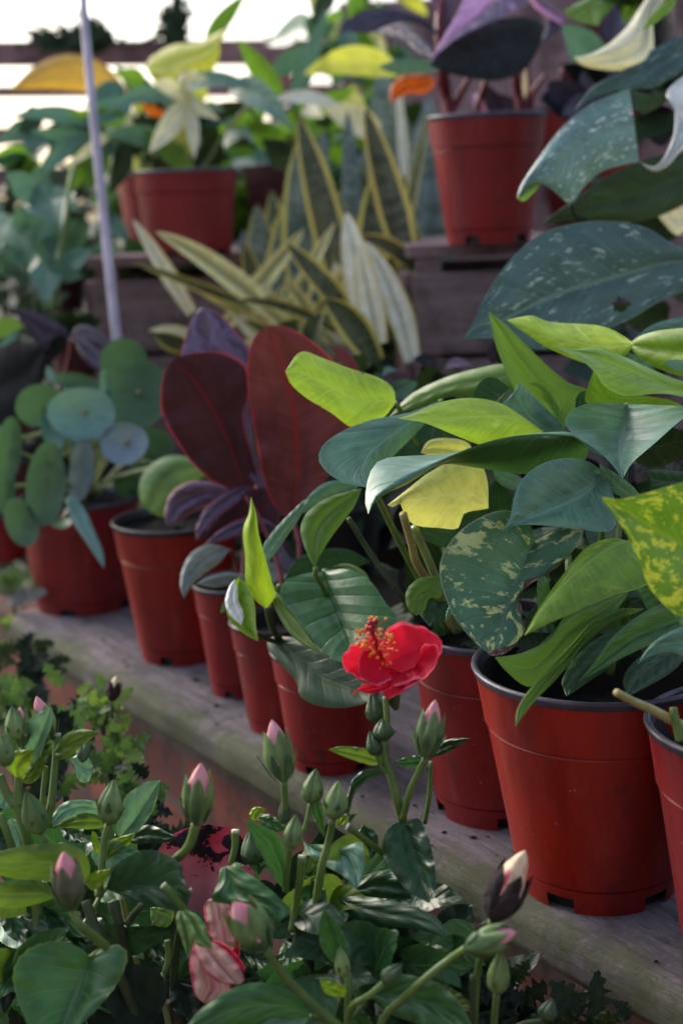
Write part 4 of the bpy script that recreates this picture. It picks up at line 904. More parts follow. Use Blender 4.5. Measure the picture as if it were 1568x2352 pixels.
# -- arrowhead plants, upper left
d0 = 2.08
A(cal2, 'gold_leaf', '22,206 75,155 140,126 205,130 255,160 285,195 300,222', '22,206 110,205 200,211 250,222 300,222', d=(2.25, 2.3), bulge=.006, da=.02, label='large amber yellow leaf crossing behind the white pole')
A(cal, 'yellowgreen_leaf', '528,62 490,80 450,98 400,102 352,128 333,152', '528,62 506,100 502,130 450,160 390,190 352,182 333,152', d=(2.10, 2.2), bulge=.008, da=.015, label='yellow green leaf with a curled tip')
A(cal, 'yellowgreen_leaf', '505,120 495,150 480,190 470,230 455,225', '505,120 480,130 450,160 440,200 455,225', d=(2.15, 2.2), bulge=.002)
for mt, s, w, k in [
    ('cream_leaf', '428,235,2.08 342,352,2.00', 26, dict(kind='lance')), ('cream_leaf', '436,228,2.08 447,366,2.02', 18, dict(kind='lance')), ('cream_leaf', '430,225,2.08 505,275,2.02', 30, dict(kind='arrow')),
    ('cream_leaf', '425,215,2.08 350,188,2.03', 22, dict(kind='lance')), ('cream_leaf', '400,240,2.1 440,185,2.05', 22, dict(kind='ovate')), ('cream_leaf', '380,200,2.12 285,240,2.06', 16, dict(kind='lance')),
    ('teal_leaf', '400,230,2.1 235,268,2.02', 24, dict(arch=.12)), ('teal_leaf', '360,320,2.1 235,310,2.05', 26, dict(arch=.06)), ('bright_leaf', '330,190,2.2 262,165,2.15', 26, dict()),
    ('deep_green_leaf', '400,330,2.15 300,270,2.1', 40, dict()), ('bright_leaf', '430,380,2.1 330,300,2.08', 30, dict()), ('deep_green_leaf', '440,380,2.14 420,280,2.1', 34, dict()),
    ('orange_leaf', '380,280,2.18 325,238,2.14', 18, dict()), ('teal_leaf', '420,200,2.1 600,212,2.05', 24, dict(arch=.1)), ('cream_leaf', '260,300,2.08 150,385,2.0', 14, dict(kind='lance')),
    ('cream_leaf', '410,170,2.08 480,180,2.05', 14, dict(kind='lance')), ('yellowgreen_leaf', '430,350,2.1 400,250,2.1', 26, dict()), ('deep_green_leaf', '480,370,2.15 500,290,2.12', 30, dict())]:
    P2(cal, mt, s, w, fold=rnd.uniform(4, 18), tilt=rnd.uniform(-35, 35), **({'kind': 'heart', 'lobe': .1} | k))
for mt, s, w, k in [
    ('teal_leaf', '230,300,2.15 20,272,2.08', 26, dict(arch=.1)), ('teal_leaf', '240,310,2.15 70,300,2.08', 30, dict()), ('teal_leaf', '220,330,2.12 55,470,2.02', 24, dict(arch=.16)),
    ('bright_leaf', '200,350,2.1 150,445,2.05', 34, dict()), ('bright_leaf', '235,350,2.12 195,440,2.05', 30, dict()), ('teal_leaf', '290,240,2.15 180,290,2.1', 28, dict()), ('deep_green_leaf', '290,340,2.16 250,450,2.1', 30, dict()),
    ('bright_leaf', '280,270,2.14 150,262,2.1', 22, dict()), ('deep_green_leaf', '300,350,2.2 330,250,2.16', 34, dict()), ('teal_leaf', '260,340,2.15 110,350,2.1', 22, dict()), ('deep_green_leaf', '360,390,2.2 440,310,2.2', 34, dict())]:
    P2(cal2, mt, s, w, fold=rnd.uniform(4, 18), tilt=rnd.uniform(-35, 35), **({'kind': 'heart', 'lobe': .1} | k))
for mt, s, w, k in [
    ('bright_leaf', '640,215,2.2 548,88,2.15', 30, dict(kind='ovate')), ('teal_leaf', '675,235,2.2 752,15,2.14', 24, dict(kind='ovate')), ('teal_leaf', '540,205,2.08 672,300,2.0', 34, dict(kind='ovate', arch=.12)),
    ('yellowgreen_leaf', '900,160,2.2 698,172,2.14', 38, dict(kind='ovate', arch=.1)), ('white_leaf', '770,240,2.15 620,232,2.1', 16, dict(kind='lance', arch=.08)), ('cream_leaf', '860,300,2.2 720,230,2.15', 34, dict(kind='heart')),
    ('bright_leaf', '640,330,2.2 560,270,2.15', 34, dict()), ('deep_green_leaf', '660,370,2.2 600,320,2.16', 34, dict()), ('bright_leaf', '660,300,2.25 700,230,2.2', 30, dict()),
    ('bright_leaf', '690,260,2.25 820,200,2.2', 30, dict()), ('teal_leaf', '640,160,2.3 740,90,2.25', 26, dict()), ('yellowgreen_leaf', '800,220,2.3 860,330,2.25', 30, dict()),
    ('deep_green_leaf', '700,390,2.3 760,300,2.3', 34, dict()), ('cream_leaf', '700,250,2.2 745,270,2.16', 20, dict()), ('bright_leaf', '600,260,2.2 520,290,2.15', 22, dict()), ('bright_leaf', '480,85,2.3 565,-15,2.2', 20, dict(kind='ovate'))]:
    P2(cal3, mt, s, w, fold=rnd.uniform(4, 18), tilt=rnd.uniform(-30, 30), **({'kind': 'heart', 'lobe': .1} | k))
rq = random.Random(31)
for k in range(26):
    x0, y0 = rq.uniform(270, 560), rq.uniform(180, 370); a = rq.uniform(0, 6.28); l = rq.uniform(70, 120)
    P2(rq.choice([cal, cal2]), rq.choice(['teal_leaf', 'bright_leaf', 'deep_green_leaf', 'cream_leaf', 'yellowgreen_leaf', 'teal_leaf']), '%.0f,%.0f,2.26 %.0f,%.0f,2.22' % (x0, y0, x0 + math.cos(a) * l, y0 + math.sin(a) * l * .7), rq.uniform(20, 34), kind='heart', lobe=.12, tilt=rq.uniform(-50, 50), fold=12)
for k in range(16):
    x0, y0 = rq.uniform(40, 260), rq.uniform(250, 400); a = rq.uniform(1.5, 4.5); l = rq.uniform(60, 110)
    P2(cal2, rq.choice(['teal_leaf', 'bright_leaf', 'teal_leaf', 'deep_green_leaf']), '%.0f,%.0f,2.2 %.0f,%.0f,2.16' % (x0, y0, x0 + math.cos(a) * l, y0 + abs(math.sin(a)) * l * .7), rq.uniform(20, 32), kind='heart', lobe=.12, tilt=rq.uniform(-50, 50), fold=12)
for pl0, q, r in [(cal, '430,235,2.09 440,320,2.12 445,400,2.14', 5), (cal, '350,160,2.2 400,280,2.18 430,400,2.15', 5), (cal, '600,212,2.06 520,300,2.12 460,400,2.14', 4), (cal2, '300,222,2.3 330,300,2.28 360,400,2.24', 5),
                  (cal2, '230,300,2.15 300,340,2.2 350,400,2.23', 5), (cal3, '640,215,2.2 655,300,2.3 665,390,2.42', 6), (cal3, '675,235,2.2 672,300,2.3 670,390,2.42', 6), (cal3, '540,205,2.08 600,290,2.2 650,390,2.4', 5)]:
    tube('stem', pl0, M['stem_pale'], pts(q), r)
tube('stem', cal2, M['stem'], pts('240,330,2.12 175,380,2.06 150,520,2.02 132,620,2.0 122,715,1.99'), 6, 8)
# a tall leafy plant hanging over from the top middle
tp = thing('climbing_plant', 'yellow green vine hanging in from the top edge left of the dark plant', 'plant', (V(800, 0, 2.6).x, V(800, 0, 2.6).y, 0))
bpt = V(840, 300, 2.62); vs, f = sweep(cat([Vector((bpt.x, bpt.y, 0)), Vector((bpt.x + .01, bpt.y, .7)), V(842, 200, 2.62), V(850, -150, 2.58)], 24), .006, 8); mesh_obj('stem', vs, f, M['stem'], tp)
for k in range(46):
    x = rnd.uniform(690, 930); y = rnd.uniform(-140, 130) if k < 36 else rnd.uniform(130, 330)
    if x < 760 and y > 60: x += 90
    a = rnd.uniform(.5, 2.9); ln = rnd.uniform(60, 120)
    P(tp, rnd.choice(['yellowgreen_leaf', 'bright_leaf', 'bright_leaf', 'deep_green_leaf', 'teal_leaf']), (x, y, 2.5 + rnd.uniform(-.12, .2)), (x + math.cos(a) * ln, y + math.sin(a) * ln, 2.48 + rnd.uniform(-.12, .15)), rnd.uniform(22, 40), kind='heart', lobe=.1, tilt=rnd.uniform(-60, 60), fold=10)
# -- sword plants
sn1 = thing('sword_plant', 'tall sword leaved plant with grey banded leaves and yellow edges, centre back', 'potted plant', tuple(V(790, 860, 2.05)))
sn2 = thing('sword_plant', 'sword plant with cream and yellow striped leaves fanning out over the crates', 'potted plant', tuple(V(800, 930, 1.86)))
sn3 = thing('sword_plant', 'blue grey banded sword plant without yellow edges behind the right crate pot', 'potted plant', tuple(V(900, 860, 2.3)))
for r_, x_, y_, d_ in ((sn1, 760, 850, 2.08), (sn2, 790, 900, 1.84), (sn3, 930, 830, 2.32)):
    z0 = ZP + .07
    p = V(x_, y_, d_); c = Vector((p.x, p.y, z0)); r_.location = c; r_['_o'] = tuple(c)
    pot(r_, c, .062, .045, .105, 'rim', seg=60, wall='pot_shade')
def sword(pl, mt, s, w, **k):
    P2(pl, mt, s, w, kind='sword', **({'fold': rnd.uniform(8, 22), 'tilt': rnd.uniform(-25, 25), 'n': 26, 'm': 5} | k))
for mt, s, w, k in [
    ('snake_leaf_banded', '735,760,2.05 700,300,2.10', 84, dict(fold=26, tilt=0)), ('snake_leaf_dark', '790,680,2.04 684,262,2.02', 46, dict(tilt=20)), ('snake_leaf_banded', '650,720,2.06 700,400,2.10', 60, dict()),
    ('snake_leaf_grey', '815,620,2.14 797,252,2.14', 26, dict()), ('snake_leaf_dark', '940,620,2.0 838,248,2.0', 42, dict(tilt=10, fold=18)), ('snake_leaf_dark', '850,700,2.06 868,380,2.08', 46, dict(fold=24)),
    ('snake_leaf_dark', '960,560,2.06 850,270,2.06', 20, dict()), ('snake_leaf_banded', '780,700,2.08 800,480,2.1', 60, dict()), ('snake_leaf_grey', '700,740,2.1 640,560,2.1', 40, dict())]:
    sword(sn1, mt, s, w, **k)
for mt, s, w in [('snake_leaf_banded', '620,740,2.12 590,470,2.12', 44), ('snake_leaf_banded', '830,720,2.12 760,430,2.14', 50), ('snake_leaf_grey', '700,560,2.16 745,300,2.16', 34), ('snake_leaf_dark', '600,700,2.1 560,560,2.08', 26), ('snake_leaf_dark', '880,640,2.08 930,400,2.08', 34), ('snake_leaf_grey', '860,500,2.2 840,330,2.2', 30), ('snake_leaf_banded', '930,740,2.1 905,520,2.1', 44)]: sword(sn1, mt, s, w)
for mt, s, w, k in [
    ('snake_leaf_grey', '900,760,2.3 878,130,2.3', 60, dict(tilt=0)), ('snake_leaf_grey', '985,760,2.32 985,220,2.32', 66, dict(tilt=0)), ('snake_leaf_grey', '930,700,2.34 930,300,2.36', 50, dict()),
    ('snake_leaf_cream', '930,420,2.22 912,170,2.25', 14, dict()), ('snake_leaf_dark', '925,560,2.26 985,250,2.28', 14, dict()), ('snake_leaf_grey', '1020,600,2.4 870,145,2.36', 30, dict())]:
    sword(sn3, mt, s, w, **k)
for mt, s, w, k in [
    ('snake_leaf_yellow', '665,760,1.86 356,531,1.80', 30, dict(arch=.06, fold=14, tilt=15)), ('snake_leaf_cream', '440,720,1.92 305,503,1.86', 24, dict(tilt=20)), ('snake_leaf_dark', '660,735,1.9 305,600,1.84', 15, dict(arch=.0)),
    ('snake_leaf_yellow', '600,740,1.92 420,640,1.86', 16, dict()), ('snake_leaf_yellow', '520,745,1.94 700,525,1.94', 26, dict()), ('snake_leaf_yellow', '640,745,1.9 770,510,1.94', 18, dict()),
    ('snake_leaf_dark', '800,720,1.88 655,556,1.84', 34, dict(tilt=30)), ('snake_leaf_dark', '745,750,1.86 605,680,1.82', 16, dict()), ('snake_leaf_cream', '850,760,1.84 795,486,1.86', 42, dict(tilt=-10)),
    ('snake_leaf_cream', '870,790,1.80 822,560,1.80', 34, dict(fold=10)), ('snake_leaf_cream', '945,830,1.80 838,552,1.78', 34, dict(bend=.05, fold=10)), ('snake_leaf_dark', '860,830,1.78 745,690,1.74', 40, dict(arch=.12)),
    ('snake_leaf_dark', '965,625,1.95 822,546,1.90', 24, dict(arch=.1)), ('snake_leaf_yellow', '700,760,1.88 830,570,1.9', 20, dict()), ('snake_leaf_dark', '770,760,1.86 540,690,1.80', 16, dict(arch=.08)),
    ('snake_leaf_yellow', '600,760,1.9 660,640,1.9', 14, dict()), ('snake_leaf_yellow', '720,770,1.86 640,735,1.8', 10, dict()), ('snake_leaf_cream', '470,790,1.9 340,760,1.82', 14, dict(arch=.1)),
    ('snake_leaf_dark', '660,790,1.88 560,735,1.84', 20, dict()), ('snake_leaf_dark', '430,800,1.86 355,765,1.8', 26, dict()), ('snake_leaf_yellow', '700,700,1.92 720,600,1.95', 12, dict()), ('snake_leaf_cream', '780,720,1.9 770,600,1.9', 22, dict())]:
    sword(sn2, mt, s, w, **k)
rq = random.Random(78)
for k in range(16):
    x0 = 600 + k * 23 + rq.uniform(-12, 12); a = rq.uniform(-60, 60); y1 = rq.uniform(360, 540)
    sword(sn1, rq.choice(['snake_leaf_banded', 'snake_leaf_banded', 'snake_leaf_grey', 'snake_leaf_dark']), '%.0f,780,2.16 %.0f,%.0f,2.18' % (x0, x0 + a, y1), rq.uniform(28, 46))
rq = random.Random(77)
for k in range(20):
    x0 = rq.uniform(620, 860); y0 = rq.uniform(740, 830); a = rq.uniform(2.0, 4.0) if k % 3 else rq.uniform(4.2, 5.2); l = rq.uniform(110, 210)
    sword(sn2, rq.choice(['snake_leaf_dark', 'snake_leaf_yellow', 'snake_leaf_yellow', 'snake_leaf_banded', 'snake_leaf_cream']), '%.0f,%.0f,1.92 %.0f,%.0f,1.9' % (x0, y0, x0 + math.cos(a) * l, y0 - abs(math.sin(a)) * l), rq.uniform(14, 26))
# -- dark pink-edged plant
A(prin, 'black_leaf', '986,150 1010,110 1055,70 1120,48 1190,38 1235,46 1250,60', '986,150 1030,168 1090,182 1150,184 1205,160 1240,105 1250,60', d=(1.70, 1.86), bulge=.005, da=.02, label='broad near black leaf arching over the pot')
A(prin, 'pink_leaf', '988,138 1015,90 1050,30 1075,-25 1110,-60', '988,138 1040,95 1100,62 1160,35 1215,0 1240,-60', d=(1.69, 1.82), bulge=.004, dm=.006, label='pink and grey purple leaf')
A(prin, 'purple_leaf', '776,78 800,45 840,24 880,18 925,24 975,45 1002,70 1018,92', '776,78 800,72 850,75 900,55 950,52 990,72 1018,92', d=(1.75, 1.84), bulge=.003, label='narrow dark leaf with pink edge arching left')
A(prin, 'purple_leaf', '992,135 960,120 930,95 895,85 850,68 852,55', '992,135 988,105 962,78 930,52 890,42 852,55', d=(1.78, 1.88), bulge=.004)
A(prin, 'pink_leaf', '850,52 862,36 890,32 900,40', '850,52 870,55 890,50 900,40', d=(1.79, 1.8))
A(prin, 'rubber_leaf_top', '985,-20 995,20 1010,60 1030,80', '1050,-40 1045,20 1035,60 1030,80', d=(1.86, 1.86), bulge=.003)
A(prin, 'purple_leaf', '1240,100 1255,60 1250,30 1225,10', '1240,100 1285,70 1290,40 1225,10', d=(1.8, 1.84), bulge=.003)
A(prin, 'pink_leaf', '1297,62 1260,40 1230,20 1200,-30', '1297,62 1290,35 1260,10 1200,-30', d=(1.8, 1.84), bulge=.003)
A(prin, 'orange_leaf', '898,240 896,205 915,178 950,170 985,172 1000,185', '898,240 915,225 940,215 970,215 990,205 1000,185', d=(1.86, 1.9), bulge=.008, ruf=.004, label='curled orange leaf')
A(prin, 'teal_leaf', '866,155 900,140 945,135 990,140 1010,160', '866,155 900,168 950,170 990,165 1010,160', d=(1.9, 1.92), bulge=.002)
for q, r in [('1034,268,1.9 1025,220,1.9 1018,170,1.88 1010,80,1.86 1012,0,1.86', 14), ('1034,268,1.9 1050,230,1.9 1075,185,1.87 1100,150,1.85', 8), ('1034,262,1.9 1015,215,1.9 1003,185,1.9', 8),
             ('1198,262,1.9 1190,215,1.9 1184,170,1.88 1180,60,1.86', 11), ('1215,262,1.9 1225,210,1.89 1255,170,1.87', 7), ('1205,262,1.9 1214,200,1.9 1210,150,1.9', 6), ('1090,262,1.92 1110,200,1.9 1130,150,1.88', 7)]:
    tube('stem', prin, M['stem_red'], pts(q), r * 1.1, r * .7)
for mt, s, w in [('purple_leaf', '1150,262,1.92 1105,190,1.9', 22), ('pink_leaf', '1120,262,1.93 1110,205,1.92', 14), ('purple_leaf', '1190,262,1.95 1140,215,1.93', 20), ('cream_leaf', '1204,240,1.92 1206,150,1.9', 7),
                 ('purple_leaf', '1080,262,1.96 1130,240,1.94', 14), ('pink_leaf', '1085,215,1.96 1100,262,1.94', 10)]:
    P2(prin, mt, s, w, kind='ovate', fold=15)
for mt, s, w in [('purple_leaf', '1330,262,1.9 1255,190,1.86', 46), ('black_leaf', '1380,250,1.92 1290,150,1.88', 60), ('purple_leaf', '1350,250,1.9 1400,120,1.9', 50), ('black_leaf', '1440,240,1.94 1500,60,1.9', 60),
                 ('teal_leaf', '1380,180,1.95 1290,60,1.9', 44), ('black_leaf', '1300,250,1.9 1240,230,1.86', 34), ('purple_leaf', '1360,250,1.88 1290,262,1.84', 30), ('rubber_leaf_under_dark', '1400,160,2.0 1330,0,1.95', 50),
                 ('black_leaf', '1480,200,1.96 1540,-20,1.94', 60), ('purple_leaf', '1400,100,1.96 1460,-40,1.94', 40), ('black_leaf', '1400,250,1.9 1480,210,1.88', 40)]:
    P2(prin2, mt, s, w, kind='ovate', fold=rnd.uniform(8, 24), tilt=rnd.uniform(-40, 40), arch=.08)
for q in ['1330,255,1.92 1320,210,1.9 1290,160,1.88', '1350,255,1.92 1380,200,1.92 1400,120,1.92', '1370,255,1.92 1440,240,1.93 1480,200,1.95', '1300,255,1.92 1270,240,1.9']: tube('stem', prin2, M['stem_red'], pts(q), 7, 5)

# -- speckled climber at the right
zt_ = V(1640, 1000, 1.5)
th = thing('speckled_climber', 'large speckled leaves of a climber hanging in from the upper right edge', 'plant', (zt_.x, zt_.y, ZP + .07))
ct = Vector((zt_.x, zt_.y, ZP + .07)); th['_o'] = tuple(ct); pot(th, ct, .085, .062, .16, 'rim', seg=80, wall='inner')
A(th, 'speckled_leaf', '1187,457 1195,425 1240,357 1290,292 1350,243 1400,220 1445,203', '1187,457 1210,432 1238,420 1272,440 1310,468 1338,432 1385,392 1466,371', Mi='1187,457 1225,400 1280,370 1340,330 1400,300 1456,288', d=(1.32, 1.40), dm=-.012, bulge=.006, label='speckled grey green leaf with a torn squared end')
A(th, 'bright_leaf', '1187,457 1200,432 1225,418 1240,424', '1187,457 1203,462 1222,445 1240,424', d=(1.318, 1.33))
A(th, 'white_leaf', '1466,371 1500,393 1535,378 1570,340 1660,280', '1466,371 1500,383 1524,362 1545,310 1547,250 1530,210 1600,150', d=(1.40, 1.42), bulge=.01, label='white rolled back leaf flank')
A(th, 'deep_green_leaf', '1445,203 1480,215 1520,212 1545,222', '1455,250 1480,262 1520,240 1545,222', d=(1.41, 1.43), bulge=.002)
A(th, 'deep_green_leaf', '1240,515 1300,470 1370,420 1450,378 1540,352 1640,350', '1240,515 1300,506 1380,506 1470,508 1550,480 1640,430', d=(1.42, 1.5), bulge=.005)
A(th, 'deep_green_leaf', '1466,371 1500,384 1530,368 1548,300', '1466,371 1490,395 1530,395 1560,360', d=(1.43, 1.45))
A(th, 'speckled_leaf_dark', '1063,780 1095,720 1125,660 1175,592 1240,538 1320,513 1400,508 1480,522 1545,560 1640,600', '1063,780 1130,778 1210,800 1290,798 1380,762 1455,728 1520,690 1640,640', Mi='1063,780 1180,722 1290,672 1380,645 1460,622 1550,600 1640,610', d=(1.22, 1.36), dm=.008, bulge=.005, n=60, m=14, hole=(1427, 700, 17), label='largest dark speckled leaf, with a small hole')
A(th, 'speckled_leaf_dark', '1318,255 1360,200 1430,160 1500,112 1568,82 1660,60', '1318,255 1370,222 1430,208 1500,200 1568,165 1660,130', d=(1.5, 1.56), bulge=.004)
A(th, 'cream_leaf', '1317,130 1350,125 1395,102 1438,62 1470,15 1500,-30 1540,-80', '1317,130 1330,148 1375,160 1430,162 1497,152 1500,90 1505,30 1580,-60', d=(1.5, 1.6), bulge=.012, dm=-.01, label='large cream white leaf with curled lower edge')
A(th, 'bright_leaf', '1372,60 1330,50 1296,28 1320,10 1380,-20', '1372,60 1385,40 1410,10 1430,-30 1380,-20', d=(1.6, 1.65), bulge=.003)
A(th, 'bright_leaf', '1475,70 1490,40 1520,10 1560,-20', '1475,70 1500,55 1540,20 1560,-20', d=(1.49, 1.52), bulge=.003)
A(th, 'bright_leaf', '1430,55 1425,20 1440,-20 1470,-60', '1430,55 1460,30 1480,-10 1470,-60', d=(1.62, 1.65), bulge=.003)
A(th, 'pothos_leaf_bluegreen', '1455,778 1500,745 1568,728 1660,720', '1455,778 1510,780 1568,770 1660,760', d=(1.20, 1.26), bulge=.003)
A(th, 'cream_leaf', '1495,470 1520,458 1550,462 1600,480', '1495,470 1520,510 1560,540 1600,480', d=(1.48, 1.5), bulge=.003)
for k in range(22):
    x = rnd.uniform(1440, 1640); y = rnd.uniform(-60, 820); a = rnd.uniform(1.5, 4.6)
    if 500 < y < 700 and x < 1560: x += 110
    P(th, rnd.choice(['deep_green_leaf', 'speckled_leaf_dark', 'deep_green_leaf', 'black_leaf']), (x, y, 1.62 + rnd.uniform(0, .1)), (x + math.cos(a) * 130, y + math.sin(a) * 90, 1.58), rnd.uniform(40, 60), kind='heart', lobe=.1, tilt=rnd.uniform(-50, 50), fold=12)
for q, r in [('1640,600,1.36 1655,750,1.42 1650,900,1.47 1645,960,1.49', 9), ('1640,390,1.5 1680,600,1.5 1660,960,1.5', 9), ('1568,-30,1.6 1680,300,1.55 1700,700,1.52 1650,960,1.5', 10), ('1310,466,1.40 1318,490,1.42 1340,506,1.46', 6)]:
    tube('stem', th, M['stem_dark'], pts(q), r)
# -- plants between the plank's pots and the crates
def filler(name, label, catg, xs, ys, d, mats, n, sz, kind='ovate', stem='stem_dark', zbase=None, ar=(.0, 6.28), seed=1, potr=.05, lobe=.1, wr=.42):
    rr = random.Random(seed)
    p = V((xs[0] + xs[1]) / 2, ys[1], d); c = Vector((p.x, p.y, ZP + .07 if zbase is None else zbase))
    r = thing(name, label, catg, tuple(c))
    if potr: pot(r, c, potr, potr * .75, potr * 1.7, 'rim', seg=60, wall='inner')
    top = c + Vector((0, 0, potr * 1.6 if potr else 0))
    for k in range(n):
        x = rr.uniform(*xs); y = rr.uniform(*ys); a = rr.uniform(*ar); l = rr.uniform(.7, 1.2) * sz; dd = d + rr.uniform(-.08, .08)
        P(r, rr.choice(mats), (x, y, dd), (x + math.cos(a) * l, y + math.sin(a) * l, dd - .03), l * wr * rr.uniform(.8, 1.15), kind=kind, tilt=rr.uniform(-55, 55), fold=rr.uniform(5, 20), arch=rr.uniform(0, .14), lobe=lobe)
        if k % 3 == 0:
            q = cat([top, (top + V(x, y, dd)) / 2 + Vector((rr.uniform(-.02, .02), 0, .02)), V(x, y, dd)], 10); v, f = sweep(q, .0016, 6); mesh_obj('stem', v, f, M[stem], r)
    return r
filler('leafy_plant', 'blue green round leaved plant at the left edge below the fence', 'potted plant', (-60, 170), (450, 640), 2.05, ['teal_leaf', 'deep_green_leaf', 'teal_leaf', 'pothos_leaf_bluegreen'], 30, 80, 'heart', seed=3)
filler('leafy_plant', 'dark green bushy plant at the left edge behind the white pole', 'potted plant', (60, 330), (480, 700), 2.3, ['deep_green_leaf', 'pothos_leaf_dark', 'teal_leaf'], 34, 80, 'heart', seed=4)
filler('leafy_plant', 'small dark purple plant in front of the right crate', 'potted plant', (900, 1180), (830, 1000), 1.55, ['purple_leaf', 'rubber_leaf_top', 'deep_green_leaf', 'black_leaf', 'pothos_leaf_bluegreen'], 30, 70, 'ovate', 'stem_red', seed=5)
filler('leafy_plant', 'dark leafy plant behind the burgundy leaves', 'potted plant', (640, 900), (800, 980), 1.62, ['deep_green_leaf', 'pothos_leaf_dark', 'snake_leaf_dark', 'purple_leaf'], 26, 80, 'ovate', seed=6)
filler('leafy_plant', 'low shadowed plant behind the row of narrow pots', 'potted plant', (440, 900), (1050, 1340), 1.66, ['deep_green_leaf', 'pothos_leaf_dark', 'black_leaf'], 40, 90, 'heart', seed=8)
filler('leafy_plant', 'low dark plant behind the coin leaved plant', 'potted plant', (-60, 330), (900, 1150), 2.0, ['deep_green_leaf', 'pothos_leaf_dark', 'black_leaf', 'teal_leaf'], 40, 90, 'heart', seed=9)
filler('leafy_plant', 'added near black plant painting the shade between the big pots and the rear wall', 'potted plant', (930, 1560), (1000, 1400), 1.34, ['deep_green_leaf', 'pothos_leaf_dark', 'black_leaf', 'black_leaf'], 60, 110, 'heart', seed=18)  # dark backing: near black leaf colours stand for shade in the gaps
filler('leafy_plant', 'dark plant with red hints at the right edge under the speckled leaf', 'potted plant', (1330, 1640), (740, 860), 1.7, ['deep_green_leaf', 'black_leaf', 'speckled_leaf_dark', 'purple_leaf'], 24, 80, 'heart', 'stem_red', seed=10)
# dark purple plant at the left edge
pp_ = V(60, 980, 1.95); cpl = Vector((pp_.x, pp_.y, ZP + .07))
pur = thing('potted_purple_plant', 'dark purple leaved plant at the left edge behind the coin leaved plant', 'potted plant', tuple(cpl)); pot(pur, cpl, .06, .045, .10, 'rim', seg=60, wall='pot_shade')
A(pur, 'black_leaf', '105,800 75,785 30,790 -20,805 -60,830', '105,800 100,870 85,930 30,970 -60,990', d=(1.84, 1.9), bulge=.006, label='broad black leaf underside')
A(pur, 'purple_leaf', '28,708 60,712 110,730 150,755 168,772', '28,708 55,745 78,780 98,805 168,772', d=(1.80, 1.88), bulge=.004)
A(pur, 'purple_leaf', '260,850 235,815 205,785 165,770', '260,850 225,850 190,820 165,770', d=(1.84, 1.88), bulge=.003)
A(pur, 'black_leaf', '155,770 130,772 105,795 95,830', '155,770 145,800 120,830 95,830', d=(1.83, 1.88), bulge=.002)
A(pur, 'purple_leaf', '262,790 215,752 180,748 165,770', '262,790 240,800 200,785 165,770', d=(1.86, 1.9), bulge=.002)
A(pur, 'pothos_leaf_bluegreen', '-10,800 20,770 48,755', '-10,800 30,785 48,755', d=(1.82, 1.84))
A(pur, 'bright_leaf', '55,750 30,730 -20,730', '55,750 30,770 -20,780', d=(1.85, 1.86))
A(pur, 'teal_leaf', '145,880 120,850 110,840 105,860', '145,880 130,880 112,875 105,860', d=(1.82, 1.84))
for q in ['168,772,1.88 150,860,1.92 100,980,1.95', '-60,900,1.9 20,960,1.93 80,1000,1.95', '95,830,1.88 90,920,1.92 90,990,1.95']: tube('stem', pur, M['stem_red'], pts(q), 5)
pr1 = upot('potted_seedling', 'red pot at the far left edge of the plank, half cut by the frame', 'potted plant', 10, 1292, 110, 0, 1175, 140, 1.95, 'rim_pale', ph=.3)
for k in range(8):
    a = k * .8; P(pr1, 'pilea_leaf_dark', (0 + 10 * math.cos(a), 1180, 1.98), (0 + 80 * math.cos(a), 1110 + 30 * math.sin(a), 1.95), 22, kind='ovate', arch=.1)
for nm, xb, yb, ww, yt, d_, lab in [('potted_seedling', 140, 716, 100, 640, 2.25, 'small red pot below the blue green leaves at the left'), ('potted_seedling', 178, 868, 90, 775, 2.0, 'small red pot glimpsed between the dark purple leaves')]:
    r_ = upot(nm, lab, 'potted plant', xb, yb, ww, xb, yt, ww * 1.25, d_, 'rim', wall='pot_shade')
    for k in range(7): a = k * .9; P(r_, 'deep_green_leaf', (xb, yt - 2, d_), (xb + 60 * math.cos(a), yt - 40 - 20 * math.sin(a), d_ - .03), 20, arch=.1)

# ------------------------------------------------------------------ hedge and trees far behind
def hedge(name, label, x0, x1, ytop, d, n, sz, mats, seed):
    rr = random.Random(seed); p = V((x0 + x1) / 2, 400, d); r = thing(name, label, 'hedge', (p.x, p.y, 0))
    for mt in mats:
        vs, fs, uv = [], [], []
        for k in range(n):
            x = rr.uniform(x0, x1); dd = d + rr.uniform(-.3, .3); q = V(x, 500, dd)
            top = V(x, ytop + 45 * noise.noise(Vector((x / 120, seed, 0))) + rr.uniform(-15, 30), dd).z
            q.z = top * (rr.random() ** .6)
            a = rr.uniform(0, 6.28); b_ = rr.uniform(-.9, .9); l = sz * rr.uniform(.6, 1.3)
            e = Vector((math.cos(a) * math.cos(b_), math.sin(a) * math.cos(b_), math.sin(b_))) * l; s = e.cross(Vector((rr.uniform(-1, 1), rr.uniform(-1, 1), 1))).normalized() * l * .34
            i0 = len(vs); vs += [q, q + e * .35 + s, q + e * .75 + s * .7, q + e, q + e * .75 - s * .7, q + e * .35 - s]; fs.append(tuple(range(i0, i0 + 6)))
            uv += [(.5, 0), (.1, .35), (.2, .75), (.5, 1), (.8, .75), (.9, .35)]
        mesh_obj('foliage', vs, fs, M[mt], r, uv, smooth=False)
    return r
hedge('garden_hedge', 'dark garden hedge behind the crates below the fence', -700, 1000, 425, 3.1, 2600, .05, ['deep_green_leaf', 'hibiscus_leaf_shade'], 1)
hedge('tall_shrub', 'tall leafy shrub rising behind the twin red pots up to the fence rails', 250, 960, 275, 2.9, 1500, .07, ['deep_green_leaf', 'bright_leaf', 'teal_leaf'], 2)
hd = thing('fence_vine', 'dark vine tangled over the top fence rail beside the white pole', 'vine', tuple(V(180, 110, 3.5)))
vs, fs, uv = [], [], []
rr = random.Random(5)
